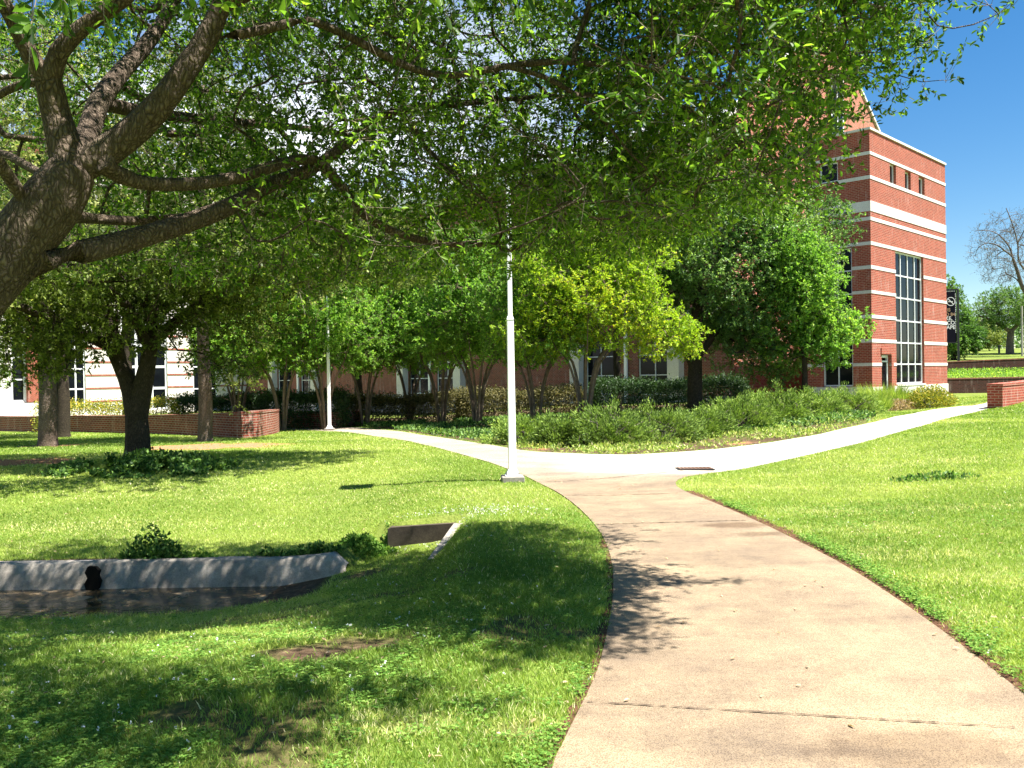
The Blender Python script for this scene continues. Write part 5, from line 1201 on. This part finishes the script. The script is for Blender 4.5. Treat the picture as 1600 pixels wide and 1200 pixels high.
make_tree('shrub_tree', 'olive rounded shrub between the banner evergreen and the hilltop oak', 'tree', b, [([(0, 0, -.1), (0, 0, 1.5), (0, 0, 2.5)], [.15, .1, .05])], [(0, 0, 1.9, 2.3, 2, 1.7), (1.8, 0, 1.5, 1.5, 1.3, 1.2), (-1.9, 0, 1.9, 1.6, 1.4, 1.7)], 93, 420, 34, .22, .10, 'leaf_pale', 'bark_dark', .5, .01, .42, .45, .1, .9, 3, tint=lambda C: -.25 + 0 * C[:, 0])
def bare_tree():
    rng = np.random.default_rng(94); Y = 78; b = far(1640, 540, Y); q = lambda px, py: P(px, py, Y)
    sk = Skel(); sk.add([b, q(1632, 500), q(1612, 468), q(1598, 450), q(1590, 425), q(1583, 405)], [.30, .26, .22, .18, .15, .12], step=.4)
    for pts, r in (([q(1590, 425), q(1583, 403), q(1570, 392), q(1558, 383), q(1540, 380), q(1528, 388)], .09), ([q(1583, 405), q(1578, 388), q(1566, 372), q(1552, 362), q(1530, 360)], .08),
                   ([q(1598, 450), q(1588, 436), q(1575, 429), q(1565, 430)], .07), ([q(1612, 468), q(1606, 430), q(1592, 408), q(1590, 380), q(1580, 345), q(1572, 325)], .10), ([q(1606, 430), q(1620, 380), q(1625, 340)], .10), ([q(1590, 380), q(1600, 360), q(1612, 330)], .06), ([q(1620, 380), q(1640, 350), q(1655, 330)], .07)):
        sk.add(pts, np.linspace(r, r * .4, len(pts)), step=.3)
    n = 900; u = unit(rng, n); r = rng.uniform(.2, 1, n) ** .6
    tg = q(1592, 385) + u * r[:, None] * np.array([4.6, 3, 3.6]); k = rng.uniform(size=n) < .9
    t2 = q(1560, 430) + unit(rng, 60) * np.array([1.3, 1, .7])
    tg = np.concatenate([tg[k], t2])
    pos, par, tips = grow(np.array(sk.p), np.array(sk.par), tg, .3, rng, .3); rad = radii(par, tips, .008, .35, len(pos), np.array(sk.r))
    d = pos[tips] - pos[par[tips]]; d /= np.linalg.norm(d, axis=1)[:, None] + 1e-9; C, Dv, Nv, TV = leafy(pos[tips], d, rng, 6, .1, .05, .55, 0, .5, 3)
    t = thing('bare_tree', 'tall nearly bare tree reaching up the blue sky at the right edge', 'tree', b)
    link('trunk', wood('trunk', pos, par, rad, MAT['bark_bare'], b, 3, 8, .05, twig_strips(TV, .009)), t)
    link('crown', leaf_mesh('crown', C - b, Dv, Nv, .10 * rng.uniform(.6, 1.2, len(C)), .05, rng.uniform(0, 1, len(C)), MAT['leaf_hedge']), t)
bare_tree()
m = MB(); b = far(1597, 540, 80); tp = thing('utility_pole', 'plain pale wooden pole on the hilltop at the right edge', 'pole', b)
m.cyl((0, 0, -.2), (0, 0, P(1598, 478, 80)[2] - b[2]), .10, .08); m.build('pole_shaft', plain('weathered_wood', (.42, .38, .34), .85, .2, .2), tp)
m = MB()
b = far(1561, 541, 88); tp = thing('bollard', 'short dark post under the hilltop oak', 'post', b); m.cyl((0, 0, -.1), (0, 0, .75), .10); m.frustum(0, 0, .75, .82, .12, .12, .09, .09); m.build('post_shaft', MAT['black_metal'], tp)
rng = np.random.default_rng(95)
n = 26000; x = rng.uniform(30, 130, n); y = rng.uniform(112, 122, n); hh = 2.2 + 3.0 * vnoise(x, y * 0, 5, 4); z = T(x, y) + rng.uniform(0, 1, n) * hh
p = np.stack([x, y, z], 1)
tag(link('woodland', leaf_mesh('woodland', p, unit(rng, n), unit(rng, n) + np.array([0, 0, .5]), .45 * rng.uniform(.6, 1.3, n), .25, rng.uniform(0, 1, n), MAT['leaf_far'])), 'far strip of woodland along the hilltop behind the lawn', 'woodland', kind='stuff')

# ------------------------------------------------------------------ lawn grass
def grass():
    rng = np.random.default_rng(7); X_, Y_ = [], []
    # sample depth with density falling as 1/d^2
    n = 1150000; u = rng.uniform(0, 1, n)
    ys = np.where(u < .22, rng.uniform(3.0, 5.2, n), 5.2 * np.exp(rng.uniform(0, math.log(34 / 5.2), n)))
    xs = rng.uniform(-1, 1, n) * (.62 * ys + 1.2)
    k = ~inside(path_poly, xs, ys)
    xs, ys = xs[k], ys[k]
    s = soil_at(xs, ys); mu = mulch_at(xs, ys)
    k = rng.uniform(0, 1, len(xs)) > np.clip(s * 1.15 + mu * 1.1 + .35 * ss((fbm(xs, ys, .6, 40) - .55) * 5) * (ys < 9), 0, .985)
    k &= ~((xs < -1.82) & (ys > 8.45) & (ys < y_face(xs) + .03) & (T(xs, ys) < -.5 + .2 * (xs < -2.2))); k &= ~((xs > cb[0] - .1) & (xs < cb[0] + 1.0) & (ys > 9.95) & (ys < 10.15))
    k &= ~inside(bed_poly, xs, ys)
    near_e = (xs > .8) & inside(path_poly, xs - .055 - .05 * vnoise(xs, ys, .12, 77), ys - .05 - .04 * vnoise(xs, ys, .2, 78)) & (ys < 16); k &= ~near_e | (rng.uniform(0, 1, len(xs)) < .12)
    near_e = (xs < 1.2) & inside(path_poly, xs + .03 + .05 * vnoise(xs, ys, .12, 79), ys) & (ys < 12); k &= ~near_e | (rng.uniform(0, 1, len(xs)) < .3)
    xs, ys = xs[k], ys[k]; n = len(xs); z = T(xs, ys); d = np.hypot(xs, ys)
    rough_ = ss((fbm(xs, ys, .9, 50) - .35) * 3)
    h = (.017 + .022 * rng.uniform(0, 1, n) ** 1.5 + .012 * rough_ * (xs < 1) * (ys < 10)) * np.interp(d, [3, 12, 30], [1, 1.05, 1.3])
    w = np.interp(d, [3, 8, 16, 34], [.0042, .0075, .017, .04]) * rng.uniform(.7, 1.3, n)
    a = rng.uniform(0, 2 * np.pi, n); lean = rng.normal(0, .50, (n, 2)); c = np.stack([xs, ys, z - .004], 1)
    sx = np.stack([np.cos(a), np.sin(a), np.zeros(n)], 1) * w[:, None] / 2; tip = c + np.stack([lean[:, 0] * h, lean[:, 1] * h, h], 1)
    mid = c + (tip - c) * .5 + np.array([0, 0, 1]) * (h * .10)[:, None]
    V = np.stack([c - sx, c + sx, mid + sx * .75, tip, mid - sx * .75], 1)
    near = d < 7.5
    patch = fbm(xs, ys, 1.7, 60); dry = ss((fbm(xs, ys, 3.0, 70) - .45) * 4); str_ = vnoise(xs * .35 + ys * 1.0, ys * .2 - xs * .1, .55, 71)
    rnd = np.clip((.25 * rng.uniform(0, 1, n) + .60 * patch + .28 * dry + .30 * (str_ - .4) * np.where(xs > 1, 1, .5) * (ys > 4.5) - .09 - .06 * (xs < 0) * (ys < 8.5)), 0, .9)
    rnd = np.where(rng.uniform(0, 1, n) < .05 + .13 * dry * ss((fbm(xs * .5, ys * 1.6, .9, 44) - .45) * 5), rng.uniform(.9, 1, n), rnd)
    for (a_, b_, rx, ry, am) in [(1240, 800, .9, .30, .35), (1350, 828, .9, .3, .35), (1450, 868, .8, .28, .35), (1560, 905, .7, .3, .4), (1390, 728, 1.6, .5, .4), (1560, 790, 1.4, .3, .35), (1480, 960, .5, .3, .3), (1250, 690, 1.2, .5, .25), (200, 820, 2.2, .5, .3), (500, 780, 1.6, .5, .25), (620, 1130, .3, .15, .4), (300, 770, 2, .6, .25), (700, 770, 1, .4, .25), (820, 1140, .2, .15, .5)]:
        c0 = G(a_, b_); dd = np.hypot((xs - c0[0]) / rx, (ys - c0[1]) / ry); hit = rng.uniform(0, 1, n) < am * ss(1.4 - dd - .8 * (vnoise(xs, ys, .35, 15) - .5))
        rnd = np.where(hit, rng.uniform(.86, 1, n), rnd)
    Vn = V[near].reshape(-1, 3); nn = near.sum(); Vf = V[~near][:, [0, 1, 3]].reshape(-1, 3); nf = (~near).sum()
    # near blades: quad + tip triangle kept as two triangles fans; far blades: one triangle
    b5 = (np.arange(nn) * 5)[:, None]
    f1 = np.concatenate([b5 + np.array([[0, 1, 2]]), b5 + np.array([[0, 2, 4]]), b5 + np.array([[4, 2, 3]])], 1).reshape(-1, 3)
    f2 = (np.arange(nf * 3) + len(Vn)).reshape(-1, 3)
    me = np_mesh('grass', np.concatenate([Vn, Vf]), np.concatenate([f1, f2]), 3, MAT['grass'], np.concatenate([np.repeat(rnd[near], 3), rnd[~near]]))
    tag(link('grass', me), 'short mown grass blades of the sunny and shaded lawns', 'grass', kind='stuff')
    # clover leaflets in drifts
    n = 200000; ys = 3.0 + 7.5 * rng.uniform(0, 1, n) ** 1.6; xs = rng.uniform(-1, 1, n) * (.62 * ys + 1)
    f = fbm(xs, ys, .8, 90); near_edge = 0
    k = ~inside(path_poly, xs, ys) & (f * .55 + .45 * vnoise(xs, ys, .16, 33) > np.where(xs < 1, .54, .64) + .10 * rng.normal(size=n)) & (soil_at(xs, ys) < .4) & ~((xs < -1.0) & (ys > 8.3)); xs = xs[k][:38000]; ys = ys[k][:38000]; n = len(xs)
    hz = .022 + .022 * rng.uniform(0, 1, n); c = np.stack([xs, ys, T(xs, ys) + hz], 1); C, D, Nn, Rn = [], [], [], []
    a = rng.uniform(0, 6.28, n); nr = np.stack([rng.normal(0, .3, n), rng.normal(0, .3, n), np.ones(n)], 1); rr = rng.uniform(0, 1, n)
    for j in range(3):
        aa = a + j * 2.094; D.append(np.stack([np.cos(aa), np.sin(aa), rng.normal(.1, .15, n)], 1)); C.append(c); Nn.append(nr); Rn.append(rr)
    tag(link('clover', leaf_mesh('clover', np.concatenate(C), np.concatenate(D), np.concatenate(Nn), .0115, .010, np.concatenate(Rn), MAT['clover'])), 'drifts of small clover leaves through the near lawn', 'clover', kind='stuff')
    n = 420; k = rng.choice(len(xs), n); c = np.stack([xs[k], ys[k], T(xs[k], ys[k]) + .05], 1); C = np.repeat(c, 5, 0); nn = len(C)
    # second white drift by the culvert
    cc = G(735, 806); e = np.stack([cc[0] + rng.normal(0, .45, 260), cc[1] + rng.normal(0, .22, 260), np.zeros(260)], 1); e[:, 2] = T(e[:, 0], e[:, 1]) + .05; C = np.concatenate([C[:nn // 2], np.repeat(e, 5, 0)]); nn = len(C)
    tag(link('clover_flowers', leaf_mesh('clover_flowers', C + rng.normal(0, .003, (nn, 3)), unit(rng, nn) + np.array([0, 0, .5]), unit(rng, nn), .010, .007, rng.uniform(0, 1, nn), MAT['flower'])), 'scattered white clover heads in the lawn', 'flowers', kind='stuff')
    # broad-leaved weeds hugging the right edge of the walkway
    e = np.array([tuple(q) for q in start_R[::-1]][3:] + [tuple(q) for q in pr[:7]]); dl = np.r_[0, np.cumsum(np.hypot(*np.diff(e, axis=0).T))]; n = 9000; q = rng.uniform(0, dl[-1], n)
    x = np.interp(q, dl, e[:, 0]); y = np.interp(q, dl, e[:, 1]); o = .06 + np.abs(rng.normal(0, .13, n)); x = x + o * .75; y = y + o * .6; k = (vnoise(q, q * 0, .35, 6) > .42) & ~inside(path_poly, x, y); x = x[k]; y = y[k]; n = len(x)
    tag(link('edge_weeds', leaf_mesh('edge_weeds', np.stack([x, y, T(x, y) + .015 + .035 * rng.uniform(0, 1, n)], 1), unit(rng, n) * np.array([1, 1, .3]), np.stack([rng.normal(0, .4, n), rng.normal(0, .4, n), np.ones(n)], 1), .020, .015, rng.uniform(0, 1, n), MAT['clover'])), 'broad leaved weeds along the right edge of the walkway', 'weeds', kind='stuff')
    # fallen leaves and grit on the path and lawn
    n = 700; ys = rng.uniform(3.2, 14, n); xs = rng.uniform(-1, 1, n) * (.62 * ys + .5); c = np.stack([xs, ys, T(xs, ys) + .022], 1); onp = inside(path_poly, xs, ys); k = ~onp | (rng.uniform(0, 1, n) < .25); c = c[k]; n = len(c)
    tag(link('fallen_leaves', leaf_mesh('fallen_leaves', c, np.stack([rng.normal(size=n), rng.normal(size=n), rng.normal(0, .1, n)], 1), np.stack([rng.normal(0, .3, n), rng.normal(0, .3, n), np.ones(n)], 1), .04 * rng.uniform(.5, 1.2, n), .016, rng.uniform(0, 1, n), MAT['straw'], True)), 'dry fallen leaves strewn on the lawn and walkway', 'leaf litter', kind='stuff')
grass()
